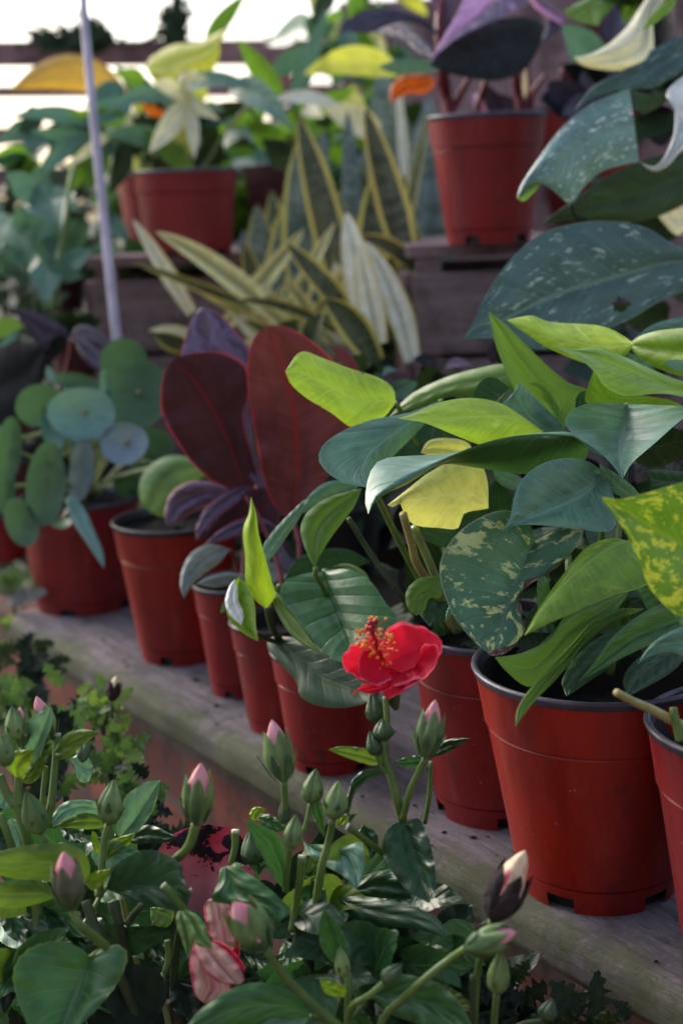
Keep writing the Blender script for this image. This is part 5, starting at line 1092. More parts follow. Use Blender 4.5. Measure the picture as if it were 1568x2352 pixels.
for k in range(420):
    x = rr.choice([rr.gauss(150, 45), rr.gauss(205, 25), rr.gauss(400, 16)]); y = 105 - abs(rr.gauss(0, 22)) + (rr.uniform(-70, 0) if x > 350 else 0); q = V(x, y, 3.5 + rr.uniform(-.05, .05))
    a = rr.uniform(0, 6.28); e = Vector((math.cos(a), rr.uniform(-.5, .5), math.sin(a))) * .026; s = e.cross(Vector((.2, 1, .1))).normalized() * .009
    i0 = len(vs); vs += [q, q + e * .5 + s, q + e, q + e * .5 - s]; fs.append((i0, i0 + 1, i0 + 2, i0 + 3)); uv += [(.5, 0), (0, .5), (.5, 1), (1, .5)]
mesh_obj('foliage', vs, fs, M['hibiscus_leaf_shade'], hd, uv, smooth=False)
v, f = sweep(cat([V(60, 100, 3.5), V(180, 80, 3.48), V(300, 105, 3.5), V(405, 60, 3.5)], 30), .006, 6); mesh_obj('stem', v, f, M['stem_brown'], hd)

# ------------------------------------------------------------------ weeds growing up the brick wall
def weed(label, cx, cy, d, n, sz, mats, seed, spread=(60, 60)):
    rr = random.Random(seed); p = V(cx, cy + spread[1], d)
    r = thing('weed_plant', label, 'weed', (p.x, p.y, 0)); 
    g0 = Vector((p.x, p.y, 0)); v, f = sweep(cat([g0, g0.lerp(p, .6) + Vector((.02, 0, 0)), V(cx, cy, d)], 16), .0025, 6); mesh_obj('stem', v, f, M['stem_brown'], r)
    for k in range(n):
        x = rr.gauss(cx, spread[0] * .5); y = rr.gauss(cy, spread[1] * .5); a = rr.uniform(-3.4, .6) if rr.random() < .7 else rr.uniform(0, 6.28); l = sz * rr.uniform(.6, 1.2); dd = d + rr.uniform(-.03, .03)
        P(r, rr.choice(mats), (x, y, dd), (x + math.cos(a) * l, y + math.sin(a) * l, dd - .01), l * .42, kind='ovate', lobes=.55, tilt=rr.uniform(-40, 40), ruf=.12, arch=rr.uniform(-.05, .15), fold=8, n=34)
weed('yellow green weed against the plank edge under the brown dried bud', 232, 1640, 1.28, 40, 40, ['weed_leaf_lime', 'weed_leaf'], 1, (50, 50))
weed('lobed green weed left of the wall, below the yellow green one', 250, 1745, 1.22, 30, 60, ['weed_leaf', 'weed_leaf', 'weed_leaf_lime'], 2, (70, 55))
weed('broad leaved green weed behind the left flower buds', 140, 1770, 1.20, 22, 78, ['weed_leaf', 'hibiscus_leaf_shade'], 3, (60, 90))
weed('pale green weed at the left edge under the plank end', 30, 1640, 1.35, 22, 60, ['teal_leaf', 'weed_leaf'], 4, (60, 70))
weed('grey green feathery weed at the end of the plank', 25, 1345, 1.80, 16, 46, ['silver_leaf', 'weed_leaf'], 5, (38, 34))
weed('yellowish moss like weed left of the plank end', -20, 1455, 1.72, 22, 30, ['weed_leaf_lime', 'weed_leaf'], 6, (30, 40))
weed('dark weed creeping up the brick wall', 330, 1850, 1.16, 26, 60, ['hibiscus_leaf_shade', 'weed_leaf'], 7, (50, 80))
weed('dim weed in the shade under the plank end', 70, 1530, 1.5, 30, 50, ['hibiscus_leaf_shade', 'deep_green_leaf'], 8, (60, 60))
br = thing('dried_bud', 'dried brown bud standing up at the plank edge above the weeds', 'bud', tuple(V(258, 1640, 1.25)))
bud(br, (256, 1612, 1.25), (268, 1552, 1.25), 34, .6, 'withered', 'bud_cream', bracts=False)
tube('stem', br, M['stem_brown'], pts('256,1612,1.25 262,1700,1.25 280,1900,1.22 290,2300,1.2'), 4, 5)

# ------------------------------------------------------------------ hibiscus bushes in front
def hpot(x, d, lab):
    p = V(x, 2352, d); c = Vector((p.x, p.y, .42)); r = thing('hibiscus_bush', lab, 'bush', tuple(c))
    pot(r, c, .095, .07, .15, 'rim', seg=80, wall='inner'); return r, c
hl, cl = hpot(190, .86, 'left hibiscus bush with four closed buds and a heart shaped leaf at the bottom corner')
hc, cc_ = hpot(700, .88, 'middle hibiscus bush with the open red flower and many upright buds')
hr, cr = hpot(1130, .86, 'right hibiscus bush with the withered brown bud in front of the plank edge')
wl = hpot(420, .92, 'hibiscus twig with hanging wilted pink blossoms between the two bushes'); hw = wl[0]
st, ol, shp = pl_, 0, 0
for r_ in (hl, hc, hr, hw):
    c = Vector(r_['_o'])
def stem(pl, q, r0, r1=None, m='stem'): tube('stem', pl, M[m], pts(q), r0, r1)
# low shelf carrying those pots
wallbox('lower_plank', -.1, 2.1, -.62, -.05, .382, .418, M['plank'], 'lower plank in front of the brick wall under the hibiscus bushes', 'plank')
wallbox('lower_brick_wall', .0, 2.0, -.5, -.1, 0, .380, M['brick'], 'low brick plinth under the lower plank', 'wall')
H = 'hibiscus_leaf'
def hl_(pl, mat, A_, B_, d, **k):
    k.setdefault('bulge', .003); k.setdefault('n', 34); k.setdefault('ruf', .0016); k.setdefault('serr', .05)
    return L(pl, mat, A_, B_, d=d, **k)
# left bush
hl_(hl, H, '120,2420 60,2340 32,2260 35,2220 55,2190 90,2170 140,2163 190,2180 207,2200', '120,2420 180,2360 230,2310 275,2250 292,2200 285,2180 265,2170 235,2180 207,2200', (.80, .84), Mi='120,2420 150,2350 175,2290 195,2230 207,2200', dm=.006, label='large heart shaped leaf at the bottom left')
hl_(hl, 'hibiscus_leaf_under', '-40,1970 0,1955 60,1942 120,1937 165,1942 195,1960 207,1990 205,2025', '-40,1970 0,2010 60,2020 120,2025 170,2025 205,2025', (.84, .88), dm=-.003)
hl_(hl, 'hibiscus_leaf_under', '-40,2035 0,2025 60,2020 110,2030 125,2062', '-40,2035 -10,2080 40,2085 90,2075 125,2062', (.83, .86))
hl_(hl, 'hibiscus_leaf_dark', '438,2062 420,2010 418,1990 385,1962 340,1952 300,1965 265,1990 243,2042', '438,2062 440,2035 425,2090 380,2088 330,2075 285,2058 243,2042', (.83, .88), Mi='438,2062 390,2040 330,2035 280,2042 243,2042', dm=.008, ruf=.003, label='glossy dark leaf with crinkled veins')
hl_(hl, 'hibiscus_leaf_pale', '117,1903 122,1872 145,1845 180,1837 220,1842 240,1870', '117,1903 150,1885 190,1868 225,1872 240,1870', (.90, .94))
hl_(hl, 'hibiscus_leaf_under', '117,1903 150,1885 190,1868 225,1872 250,1885', '117,1903 160,1902 200,1905 235,1900 250,1885', (.90, .94))
hl_(hl, 'hibiscus_leaf_pale', '370,1793 340,1795 310,1812 288,1832 278,1865 268,1900 275,1925', '370,1793 362,1830 350,1865 325,1900 300,1918 275,1925', (.91, .94), Mi='370,1793 340,1840 310,1885 275,1925', dm=.004, label='pale blue green leaf beside the striped bud')
hl_(hl, 'hibiscus_leaf_dark', '408,1924 380,1908 345,1895 320,1900 300,1915 285,1930', '408,1924 380,1936 345,1936 310,1938 285,1930', (.92, .95))
hl_(hl, 'hibiscus_leaf_young', '312,1914 290,1918 255,1930 245,1950 245,1975', '312,1914 300,1935 280,1955 260,1965 245,1975', (.90, .92))
hl_(hl, 'hibiscus_leaf_young', '212,1908 222,1915 228,1935 235,1965', '212,1908 210,1930 218,1955 235,1965', (.90, .92))
hl_(hl, 'hibiscus_leaf_young', '255,1996 225,2000 205,2010 195,2030', '255,1996 240,2025 215,2045 195,2030', (.86, .88))
hl_(hl, 'hibiscus_leaf_pale', '118,1625 88,1638 68,1652 50,1670 42,1710 58,1758', '118,1625 120,1660 108,1695 95,1730 70,1765 58,1758', (.86, .90), Mi='118,1625 100,1680 80,1725 58,1758', dm=.004, label='pale leaf in front of the pink bud')
hl_(hl, 'hibiscus_leaf_young', '80,1722 55,1722 30,1728 14,1742 12,1760 40,1790', '80,1722 75,1745 60,1775 50,1790 40,1790', (.86, .88))
hl_(hl, 'hibiscus_leaf_under', '98,1735 105,1760 90,1785 70,1800 45,1795', '98,1735 80,1745 60,1775 45,1795', (.87, .89))
hl_(hl, 'hibiscus_leaf_under', '230,1682 195,1675 160,1682 140,1698 120,1730', '230,1682 205,1700 175,1725 140,1745 120,1730', (.88, .90), label='narrow leaf pointing right beside a cut stem')
hl_(hl, 'hibiscus_leaf_pale', '215,1760 205,1795 180,1790 165,1740', '215,1760 200,1735 185,1730 165,1740', (1.0, 1.0))
hl_(hl, 'hibiscus_leaf_pale', '125,2150 82,2120 78,2095 95,2075 118,2080', '125,2150 138,2110 130,2090 118,2080', (.92, .93), ruf=.004)
hl_(hl, 'hibiscus_leaf_shade', '10,2330 -20,2260 -30,2200 -20,2150 20,2160', '10,2330 40,2280 55,2230 50,2190 20,2160', (.90, .92))
hl_(hl, 'hibiscus_leaf_shade', '330,2440 230,2380 220,2320 250,2270 300,2258 345,2275', '330,2440 410,2380 420,2320 400,2285 345,2275', (.92, .94), Mi='330,2440 335,2360 345,2275', dm=.006)
hl_(hl, 'hibiscus_leaf_pale', '10,1860 -20,1840 -10,1800 15,1820', '10,1860 40,1850 40,1830 15,1820', (.92, .93))
bud(hl, (93, 1912, .87), (60, 1815, .86), 58, 0)
bud(hl, (250, 1893, .88), (262, 1788, .88), 58, 0)
bud(hl, (165, 2088, .80), (147, 1955, .79), 74, .45, 'calyx_olive')
bud(hl, (52, 1718, .88), (47, 1622, .88), 38, .01)
bud(hl, (36, 1700, .87), (28, 1620, .87), 42, .0)
bud(hl, (118, 1700, .90), (84, 1598, .90), 50, .75)
bud(hl, (18, 1760, .86), (-2, 1680, .86), 44, 0)
bud(hl, (190, 1750, .9), (196, 1670, .92), 30, 0, 'calyx_dark')
for q, a, b_, m_ in [('93,1912,.87 105,1935,.87 118,1960,.88 128,2010,.89', 7, 8, 'stem'), ('250,1893,.88 240,1930,.88 235,1990,.88 228,2060,.88', 8, 8, 'stem'), ('165,2088,.80 185,2125,.80 215,2150,.81 245,2175,.82', 10, 11, 'stem'),
                     ('30,1830,.88 45,1870,.88 62,1920,.88 75,1990,.89 90,2120,.90 110,2300,.9', 12, 14, 'stem'), ('54,1718,.88 45,1760,.88 42,1810,.88 45,1850,.88', 7, 10, 'stem'), ('0,1780,.88 15,1820,.88 35,1850,.88', 10, 12, 'stem'),
                     ('0,1870,.87 20,1920,.87 40,1980,.88', 9, 9, 'stem'), ('198,2070,.86 215,2120,.86 240,2180,.86 265,2220,.87', 12, 14, 'stem_dark'),
                     ('258,2070,.88 275,2130,.88 290,2190,.89 310,2260,.9 330,2400,.9', 11, 15, 'stem_dark'), ('207,2199,.84 225,2188,.84 250,2178,.85', 6, 8, 'stem'), ('243,2042,.88 230,2060,.88 215,2090,.87 205,2110,.87', 5, 7, 'stem'),
                     ('325,2080,.87 305,2105,.88 290,2125,.88', 8, 9, 'stem_dark'), ('265,2010,.92 280,2060,.92 300,2150,.93 320,2230,.93', 6, 7, 'stem_yellow'), ('245,1880,.92 255,1920,.92 262,1960,.92', 9, 9, 'stem'),
                     ('265,2220,.87 300,2300,.88 330,2420,.9', 12, 14, 'stem_dark'), ('110,2300,.9 115,2500,.9', 13, 15, 'stem_dark'), ('20,2160,.92 70,2165,.92 110,2165,.92', 4, 4, 'stem_pale')]: stem(hl, q, a, b_, m_)
stem(hl, '110,1900,.9 120,1830,.9 128,1750,.9 132,1690,.9', 9, 8); L_ = tube('cut_end', hl, M['cut'], pts('132,1690,.9 132.5,1684,.9'), 8.5)
stem(hl, '95,1880,.91 100,1820,.91 106,1760,.91', 7, 6)
# wilted blossoms
hl_(hw, 'wilted_petal', '470,2305 448,2285 440,2250 435,2210 445,2170 470,2150', '470,2305 500,2295 530,2280 520,2230 500,2180 470,2150', (.84, .86), bulge=.008, ruf=.003, name='petal')
hl_(hw, 'wilted_petal', '548,2262 500,2255 465,2220 445,2180 450,2150', '548,2262 562,2250 545,2210 510,2175 480,2160', (.825, .85), bulge=.008, ruf=.003, name='petal', under=False)
hl_(hw, 'red_petal', '563,2235 548,2215 520,2190 490,2170 485,2160', '563,2235 560,2215 535,2185 510,2165 485,2160', (.83, .86), bulge=.003, name='petal')
hl_(hw, 'wilted_petal', '530,2200 500,2180 475,2130 470,2075 500,2060', '530,2200 545,2150 540,2110 525,2070 500,2060', (.88, .90), bulge=.006, ruf=.004, name='petal')
hl_(hw, 'red_petal', '545,2215 530,2180 525,2140 530,2110', '545,2215 552,2180 548,2140 530,2110', (.89, .90), bulge=.003, name='petal')
hl_(hw, 'apple_green_leaf', '433,2203 418,2160 405,2120 408,2095 425,2088', '433,2203 445,2165 440,2125 432,2100 425,2088', (.83, .84), bulge=.004, name='sepal')
hl_(hw, 'apple_green_leaf', '489,2178 455,2172 440,2150 425,2120 415,2098 425,2088', '489,2178 480,2150 470,2120 450,2098 425,2088', (.822, .835), bulge=.005, name='sepal')
hl_(hw, 'hibiscus_leaf', '475,2130 470,2110 450,2092 425,2088', '475,2130 465,2115 445,2100 425,2088', (.85, .84), name='sepal')
stem(hw, '377,2035,.83 388,2045,.83 405,2065,.835 425,2090,.84', 9, 8); tube('cut_end', hw, M['cut'], pts('377,2035,.83 374,2032,.83'), 9)
stem(hw, '425,2090,.86 410,2150,.9 400,2250,.92 400,2450,.93', 6, 12, 'stem_dark')
stem(hw, '375,2235,.9 372,2290,.9 385,2340,.91 400,2450,.93', 6, 9, 'stem_pale'); stem(hw, '385,2160,.9 388,2200,.9 378,2235,.9', 8, 7)
hl_(hw, 'hibiscus_leaf_shade', '470,2420 420,2380 390,2330 390,2290 430,2262', '470,2420 480,2360 470,2310 455,2275 430,2262', (.93, .94), Mi='470,2420 440,2330 430,2262', dm=.004)
hl_(hw, 'apple_green_leaf', '345,2085 350,2120 380,2130 395,2120', '345,2085 395,2080 400,2100 395,2120', (.95, .95))
# red and black leaf behind
p = V(460, 2352, 1.02); c = Vector((p.x, p.y, .42))
cro = thing('croton_plant', 'red and black blotched leaf standing between the left and middle bushes', 'plant', tuple(c)); pot(cro, c, .06, .045, .1, 'rim', seg=60)
L(cro, 'croton_leaf', '480,1893 420,1905 375,1935 352,1990 350,2060 390,2140 440,2180', '480,1893 540,1905 575,1950 585,2010 570,2080 520,2150 440,2180', Mi='480,1893 478,1960 470,2040 455,2110 440,2180', d=(.965, .99), dm=.01, bulge=.005, ruf=.003, label='round red leaf with black blotches')
hl_(cro, 'croton_leaf', '345,2230 330,2190 350,2160 400,2160', '345,2230 400,2220 420,2190 400,2160', (1.0, 1.0))
stem(cro, '440,2180,1.02 440,2300,1.02 450,2500,1.02', 8, 9, 'stem_red')
# middle bush
hl_(hc, H, '640,2118 600,2085 560,2078 510,2075 486,2065 500,2030 505,1998 520,1988', '640,2118 668,2095 645,2065 610,2035 575,2010 545,1992 520,1988', (.83, .86), bulge=.005, label='broad green leaf folded at the tip')
hl_(hc, H, '561,1880 600,1895 640,1918 655,1950 665,1990 656,2046', '561,1880 575,1915 600,1960 620,2000 640,2030 656,2046', (.84, .88), dm=.004, label='upright leaf left of the slender stem')
hl_(hc, 'hibiscus_leaf_pale', '818,2045 800,2020 750,1990 710,1965 700,1945 688,1900', '818,2045 835,1995 830,1935 790,1945 740,1940 700,1935 688,1900', (.86, .9), dm=.004)
hl_(hc, 'hibiscus_leaf_dark', '784,1875 790,1865 805,1800 825,1775 855,1766 885,1774', '820,1868 800,1890 812,1830 835,1800 860,1785 885,1774', (.88, .92))
hl_(hc, 'hibiscus_leaf_under', '753,1722 780,1714 820,1716 850,1722 885,1745', '753,1722 790,1738 830,1752 860,1758 885,1745', (.88, .91), label='narrow leaf pointing left under the red flower')
hl_(hc, 'hibiscus_leaf_dark', '1080,1696 1045,1696 1005,1705 975,1730 940,1745', '1080,1696 1040,1722 1000,1738 960,1745 940,1745', (.88, .92))
hl_(hc, 'hibiscus_leaf', '905,1752 925,1740 955,1735 985,1735', '905,1752 940,1765 970,1755 985,1735', (.9, .92))
hl_(hc, 'hibiscus_leaf_dark', '985,2075 940,2050 905,2010 880,1960 882,1920 905,1892 930,1888', '985,2075 1000,2040 998,1990 988,1940 975,1905 960,1880 930,1888', (.86, .90), Mi='985,2075 965,2010 945,1950 930,1888', dm=.006, ruf=.003, label='hanging dark glossy leaf with sunken veins')
hl_(hc, 'hibiscus_leaf_dark', '1026,2158 980,2140 920,2130 860,2125 800,2100 775,2060', '1026,2158 1010,2115 960,2085 900,2070 840,2060 775,2060', (.84, .90), dm=-.003)
hl_(hc, 'hibiscus_leaf_dark', '985,2075 940,2065 900,2065 850,2060 800,2050', '985,2075 950,2030 910,2010 860,2005 800,2050', (.89, .92))
hl_(hc, 'hibiscus_leaf', '745,2088 735,2110 732,2150 745,2190 785,2230', '745,2088 765,2110 790,2145 800,2180 795,2215 785,2230', (.82, .84), dm=.004)
hl_(hc, 'hibiscus_leaf_young', '733,2250 750,2252 790,2265 800,2290', '733,2250 745,2280 775,2290 800,2290', (.83, .84))
hl_(hc, H, '400,2400 450,2330 500,2290 550,2265 600,2258 650,2270 690,2295 712,2335', '400,2400 480,2380 560,2365 640,2350 712,2335', (.78, .82), under=False, dm=-.004, label='broad leaf at the bottom edge')
hl_(hc, 'hibiscus_leaf_pale', '400,2400 480,2350 560,2330 640,2330 712,2335', '400,2400 500,2420 600,2400 680,2370 712,2335', (.78, .82))
hl_(hc, H, '1090,2370 1060,2310 1010,2262 960,2245 920,2240 880,2262 845,2285', '1090,2370 1030,2370 970,2352 900,2330 870,2300 845,2285', (.80, .84), dm=.006, label='leaf at the bottom edge, right of the middle')
hl_(hc, 'hibiscus_leaf_shade', '600,2230 560,2200 545,2170 560,2140', '600,2230 625,2200 610,2160 560,2140', (.93, .94))
hl_(hc, 'hibiscus_leaf_shade', '700,2280 660,2240 650,2200 665,2160', '700,2280 700,2230 690,2190 665,2160', (.93, .94))
hl_(hc, 'hibiscus_leaf_pale', '640,2010 600,1990 590,1960 608,1920', '640,2010 645,1985 630,1950 608,1920', (.95, .95))
hl_(hc, 'hibiscus_leaf_young', '612,1858 590,1853 575,1862 575,1880 590,1885', '612,1858 600,1870 590,1880 590,1885', (.9, .9))
hl_(hc, 'hibiscus_leaf', '660,1905 630,1875 605,1870 590,1880', '660,1905 640,1910 610,1905 590,1880', (.9, .91))
hl_(hc, 'hibiscus_leaf_under', '700,2010 690,1980 700,1945', '700,2010 730,1990 740,1960 700,1945', (.9, .91))
hl_(hc, 'hibiscus_leaf_young', '800,1815 790,1850 775,1880 770,1900', '800,1815 805,1860 790,1890 770,1900', (.9, .91))
hl_(hc, 'hibiscus_leaf', '715,1815 712,1850 730,1900 745,1925', '715,1815 735,1840 745,1880 745,1925', (.89, .9))
bud(hc, (450, 1893, .84), (462, 1752, .83), 72, .5, open_=.4, ph=.5)
bud(hc, (652, 1796, .86), (624, 1652, .86), 68, .45, ph=1.2)
bud(hc, (612, 2176, .79), (536, 2072, .78), 92, .15, 'calyx')
bud(hc, (976, 1742, .88), (1000, 1606, .88), 64, .5, 'calyx')
bud(hc, (713, 1846, .87), (726, 1765, .87), 48, 0); bud(hc, (765, 1882, .86), (778, 1792, .86), 54, 0, 'calyx')
bud(hc, (655, 1893, .87), (652, 1830, .87), 27, 0, 'calyx_dark', bracts=False); bud(hc, (668, 1950, .85), (680, 1870, .85), 42, 0)
bud(hc, (882, 1700, .90), (878, 1648, .90), 46, 0, 'calyx_dark'); bud(hc, (866, 1735, .90), (848, 1678, .90), 36, 0, 'calyx_dark', bracts=False); bud(hc, (868, 1660, .91), (852, 1590, .91), 46, 0, 'calyx_dark')
bud(hc, (590, 1985, .93), (575, 1905, .93), 60, 0, 'calyx_dark'); bud(hc, (790, 2245, .83), (780, 2170, .83), 34, 0)
bud(hc, (545, 2000, .86), (540, 1980, .86), 30, 0, 'calyx')
for q, a, b_, m_ in [('450,1893,.84 440,1930,.845 425,1955,.85 402,1975,.86 385,2000,.88', 11, 11, 'stem'), ('652,1796,.86 654,1830,.865 656,1870,.87 660,1900,.87', 8, 6, 'stem'),
                     ('612,2176,.79 640,2225,.80 700,2290,.81 780,2360,.82 850,2420,.84', 9, 13, 'stem'), ('656,2046,.88 660,1990,.87 668,1945,.86', 8, 7, 'stem'), ('713,1846,.87 706,1880,.87 697,1910,.87', 5, 6, 'stem'),
                     ('765,1882,.86 755,1930,.87 740,1985,.87 728,2060,.88 715,2150,.89', 8, 11, 'stem'), ('715,2150,.89 705,2280,.89 700,2450,.89', 12, 15, 'stem_dark'), ('690,2110,.88 680,2180,.89 670,2300,.9 690,2450,.9', 9, 12, 'stem_dark'),
                     ('693,1970,.86 688,2030,.87 678,2090,.88 670,2140,.88', 9, 9, 'stem'), ('882,1700,.90 885,1740,.90 900,1790,.90 915,1850,.90 925,1890,.91 940,2000,.93', 9, 13, 'stem'), ('976,1742,.88 960,1775,.885 940,1820,.89 925,1880,.9', 8, 8, 'stem'),
                     ('990,1750,.9 985,1830,.91 975,1890,.92', 5, 6, 'stem'), ('866,1735,.90 875,1760,.9 890,1775,.9', 5, 6, 'stem'), ('800,1900,.88 840,1930,.89 880,1960,.9', 7, 7, 'stem'), ('930,1895,.91 940,2000,.93 950,2200,.94 900,2450,.92', 10, 14, 'stem_dark'),
                     ('712,2335,.82 760,2348,.83 800,2370,.83', 6, 7, 'stem'), ('800,2235,.84 800,2300,.84 800,2420,.85', 9, 11, 'stem'), ('845,2285,.84 830,2310,.84 805,2340,.84', 6, 6, 'stem'), ('540,1910,.88 540,1945,.88 530,1985,.88', 9, 7, 'stem'),
                     ('885,1774,.92 895,1790,.91 905,1810,.9', 4, 5, 'stem'), ('720,2150,.9 690,2140,.9 670,2150,.9', 6, 6, 'stem_brown'), ('700,2200,.91 660,2240,.91 650,2300,.91', 4, 5, 'stem_brown'), ('885,1600,.9 888,1650,.9 886,1700,.9', 7, 8, 'stem')]: stem(hc, q, a, b_, m_)
for q in ('693,1970,.86 693.5,1965,.86', '800,1900,.88 796,1898,.88', '541,1912,.88 541,1906,.88'): tube('cut_end', hc, M['cut'], pts(q), 9)
# right bush
bud(hr, (1128, 2115, .80), (1206, 1953, .79), 92, .8, 'withered', 'bud_cream', bracts=False, ph=.3)
hl_(hr, 'purple_leaf', '1135,2010 1115,2040 1110,2080 1130,2110', '1135,2010 1140,2040 1145,2080 1130,2110', (.795, .80), ruf=.004, name='dry_bract')
bud(hr, (1070, 2178, .79), (1186, 2140, .785), 66, .35, 'calyx'); bud(hr, (1140, 2280, .82), (1150, 2180, .81), 50, 0, 'calyx')
bud(hr, (880, 2258, .81), (924, 2212, .81), 40, 0, 'calyx_dark'); bud(hr, (1250, 2345, .85), (1268, 2292, .85), 42, 0, 'calyx_dark')
hl_(hr, 'hibiscus_leaf_shade', '1040,2300 1010,2240 990,2180 1000,2120', '1040,2300 1045,2240 1040,2160 1000,2120', (.93, .95))
hl_(hr, 'hibiscus_leaf_shade', '1100,2230 1075,2220 1080,2260 1120,2300', '1100,2230 1120,2250 1130,2270 1120,2300', (.88, .88))
hl_(hr, 'hibiscus_leaf_shade', '1060,2215 1075,2260 1090,2290 1120,2310', '1060,2215 1100,2260 1125,2280 1120,2310', (.9, .9))
for q, a, b_, m_ in [('1070,2178,.79 1030,2205,.80 980,2245,.80 930,2290,.81 880,2340,.82 860,2420,.83', 9, 10, 'stem'), ('1128,2115,.80 1120,2160,.81 1095,2240,.84 1085,2450,.86', 9, 9, 'stem'), ('1140,2280,.82 1135,2340,.83 1130,2450,.85', 8, 9, 'stem'),
                     ('880,2258,.81 850,2285,.81 810,2310,.82 800,2340,.83', 8, 9, 'stem'), ('1250,2345,.85 1200,2352,.85 1150,2380,.85', 6, 7, 'stem_dark'), ('1085,2240,.84 1085,2360,.85 1090,2450,.86', 7, 8, 'stem_dark')]: stem(hr, q, a, b_, m_)
# shaded inner leaves of the bushes
rr = random.Random(21)
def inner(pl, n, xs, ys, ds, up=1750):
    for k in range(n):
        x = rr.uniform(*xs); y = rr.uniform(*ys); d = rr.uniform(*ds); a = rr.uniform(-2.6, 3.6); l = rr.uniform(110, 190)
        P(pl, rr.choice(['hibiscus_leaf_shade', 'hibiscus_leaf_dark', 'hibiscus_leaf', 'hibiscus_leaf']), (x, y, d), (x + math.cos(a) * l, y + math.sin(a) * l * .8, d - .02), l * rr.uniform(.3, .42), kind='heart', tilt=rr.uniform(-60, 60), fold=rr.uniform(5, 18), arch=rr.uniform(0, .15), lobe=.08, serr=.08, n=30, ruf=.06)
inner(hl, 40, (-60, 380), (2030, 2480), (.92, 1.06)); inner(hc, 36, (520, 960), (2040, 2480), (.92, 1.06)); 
for A_, B_, dd, mt in [
    ('596,2010 570,1985 560,1950 566,1925', '596,2010 612,1980 605,1945 566,1925', (.95, .95), 'hibiscus_leaf'),
    ('735,2090 700,2075 690,2040 700,2010', '735,2090 750,2060 735,2025 700,2010', (.88, .90), 'hibiscus_leaf'),
    ('870,2180 830,2170 800,2150 795,2120', '870,2180 860,2150 830,2125 795,2120', (.88, .91), 'hibiscus_leaf_dark'),
    ('640,2230 600,2235 570,2215 560,2190', '640,2230 630,2200 600,2180 560,2190', (.9, .93), 'hibiscus_leaf_dark'),
    ('930,2215 880,2225 850,2205 845,2170', '930,2215 925,2180 890,2160 845,2170', (.87, .9), 'hibiscus_leaf'),
    ('1010,2290 990,2250 985,2205 1005,2175', '1010,2290 1035,2250 1030,2200 1005,2175', (.87, .9), 'hibiscus_leaf_dark'),
    ('690,2235 655,2225 640,2195 655,2160', '690,2235 700,2205 690,2175 655,2160', (.86, .89), 'hibiscus_leaf'),
    ('840,1985 820,1960 815,1920 835,1895', '840,1985 865,1955 865,1915 835,1895', (.93, .94), 'hibiscus_leaf_dark'),
    ('740,2330 705,2300 700,2260 730,2240', '740,2330 765,2300 760,2260 730,2240', (.86, .88), 'hibiscus_leaf_dark'),
    ('860,2352 830,2320 830,2280 855,2260', '860,2352 890,2325 885,2285 855,2260', (.87, .9), 'hibiscus_leaf_dark')]:
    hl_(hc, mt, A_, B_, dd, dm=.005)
for A_, B_, dd, mt in [
    ('150,2160 110,2145 90,2110 100,2080', '150,2160 160,2120 140,2090 100,2080', (.89, .91), 'hibiscus_leaf_dark'),
    ('395,2210 355,2205 330,2180 325,2150', '395,2210 390,2175 365,2150 325,2150', (.91, .93), 'hibiscus_leaf_dark'),
    ('330,2185 290,2180 275,2150 285,2120', '330,2185 335,2150 320,2125 285,2120', (.92, .94), 'hibiscus_leaf'),
    ('60,2170 20,2150 0,2110 10,2080', '60,2170 65,2130 45,2095 10,2080', (.89, .91), 'hibiscus_leaf_dark'),
    ('240,2175 200,2165 185,2130 200,2100', '240,2175 250,2140 235,2110 200,2100', (.88, .9), 'hibiscus_leaf_dark'),
    ('60,1960 25,1945 10,1905 25,1880', '60,1960 75,1925 60,1890 25,1880', (.93, .94), 'hibiscus_leaf_pale'),
    ('300,1960 260,1962 230,1945 225,1925', '300,1960 290,1935 260,1915 225,1925', (.94, .95), 'hibiscus_leaf_dark'),
    ('200,1935 165,1935 140,1915 135,1895', '200,1935 195,1910 170,1890 135,1895', (.93, .95), 'hibiscus_leaf_dark'),
    ('440,2350 400,2320 390,2280 410,2255', '440,2350 460,2310 450,2270 410,2255', (.9, .92), 'hibiscus_leaf_shade')]:
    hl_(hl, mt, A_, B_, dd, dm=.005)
rq = random.Random(55)
for pl0, xs, ys, n, dz in ((hc, (600, 960), (1960, 2330), 20, (.88, .93)), (hl, (-20, 230), (1960, 2240), 12, (.90, .95)), (hr, (960, 1090), (2140, 2360), 6, (.87, .92))):
    for k in range(n):
        x = rq.uniform(*xs); y = rq.uniform(*ys); d = rq.uniform(*dz); a = rq.choice([rq.uniform(-.5, .9), rq.uniform(2.2, 3.7)]); l = rq.uniform(95, 150)
        P(pl0, rq.choice(['hibiscus_leaf', 'hibiscus_leaf', 'hibiscus_leaf_pale', 'hibiscus_leaf_dark', 'hibiscus_leaf_under']), (x, y, d), (x + math.cos(a) * l, y + math.sin(a) * l * .8 + 20, d - .03), l * rq.uniform(.30, .38), kind='ovate', tilt=rq.uniform(-35, 35), fold=rq.uniform(6, 16), arch=rq.uniform(.04, .14), lobe=.04, serr=.10, n=34, ruf=.05)
inner(hc, 14, (600, 1020), (2160, 2400), (.86, .90)); inner(hl, 8, (-20, 360), (2100, 2400), (.88, .92)); inner(hl, 22, (-40, 400), (1930, 2200), (.96, 1.04)); inner(hc, 26, (560, 1000), (2000, 2300), (.93, 1.0)); inner(hr, 22, (980, 1180), (2200, 2480), (.92, 1.0)); inner(hw, 14, (330, 520), (2230, 2480), (.95, 1.05))
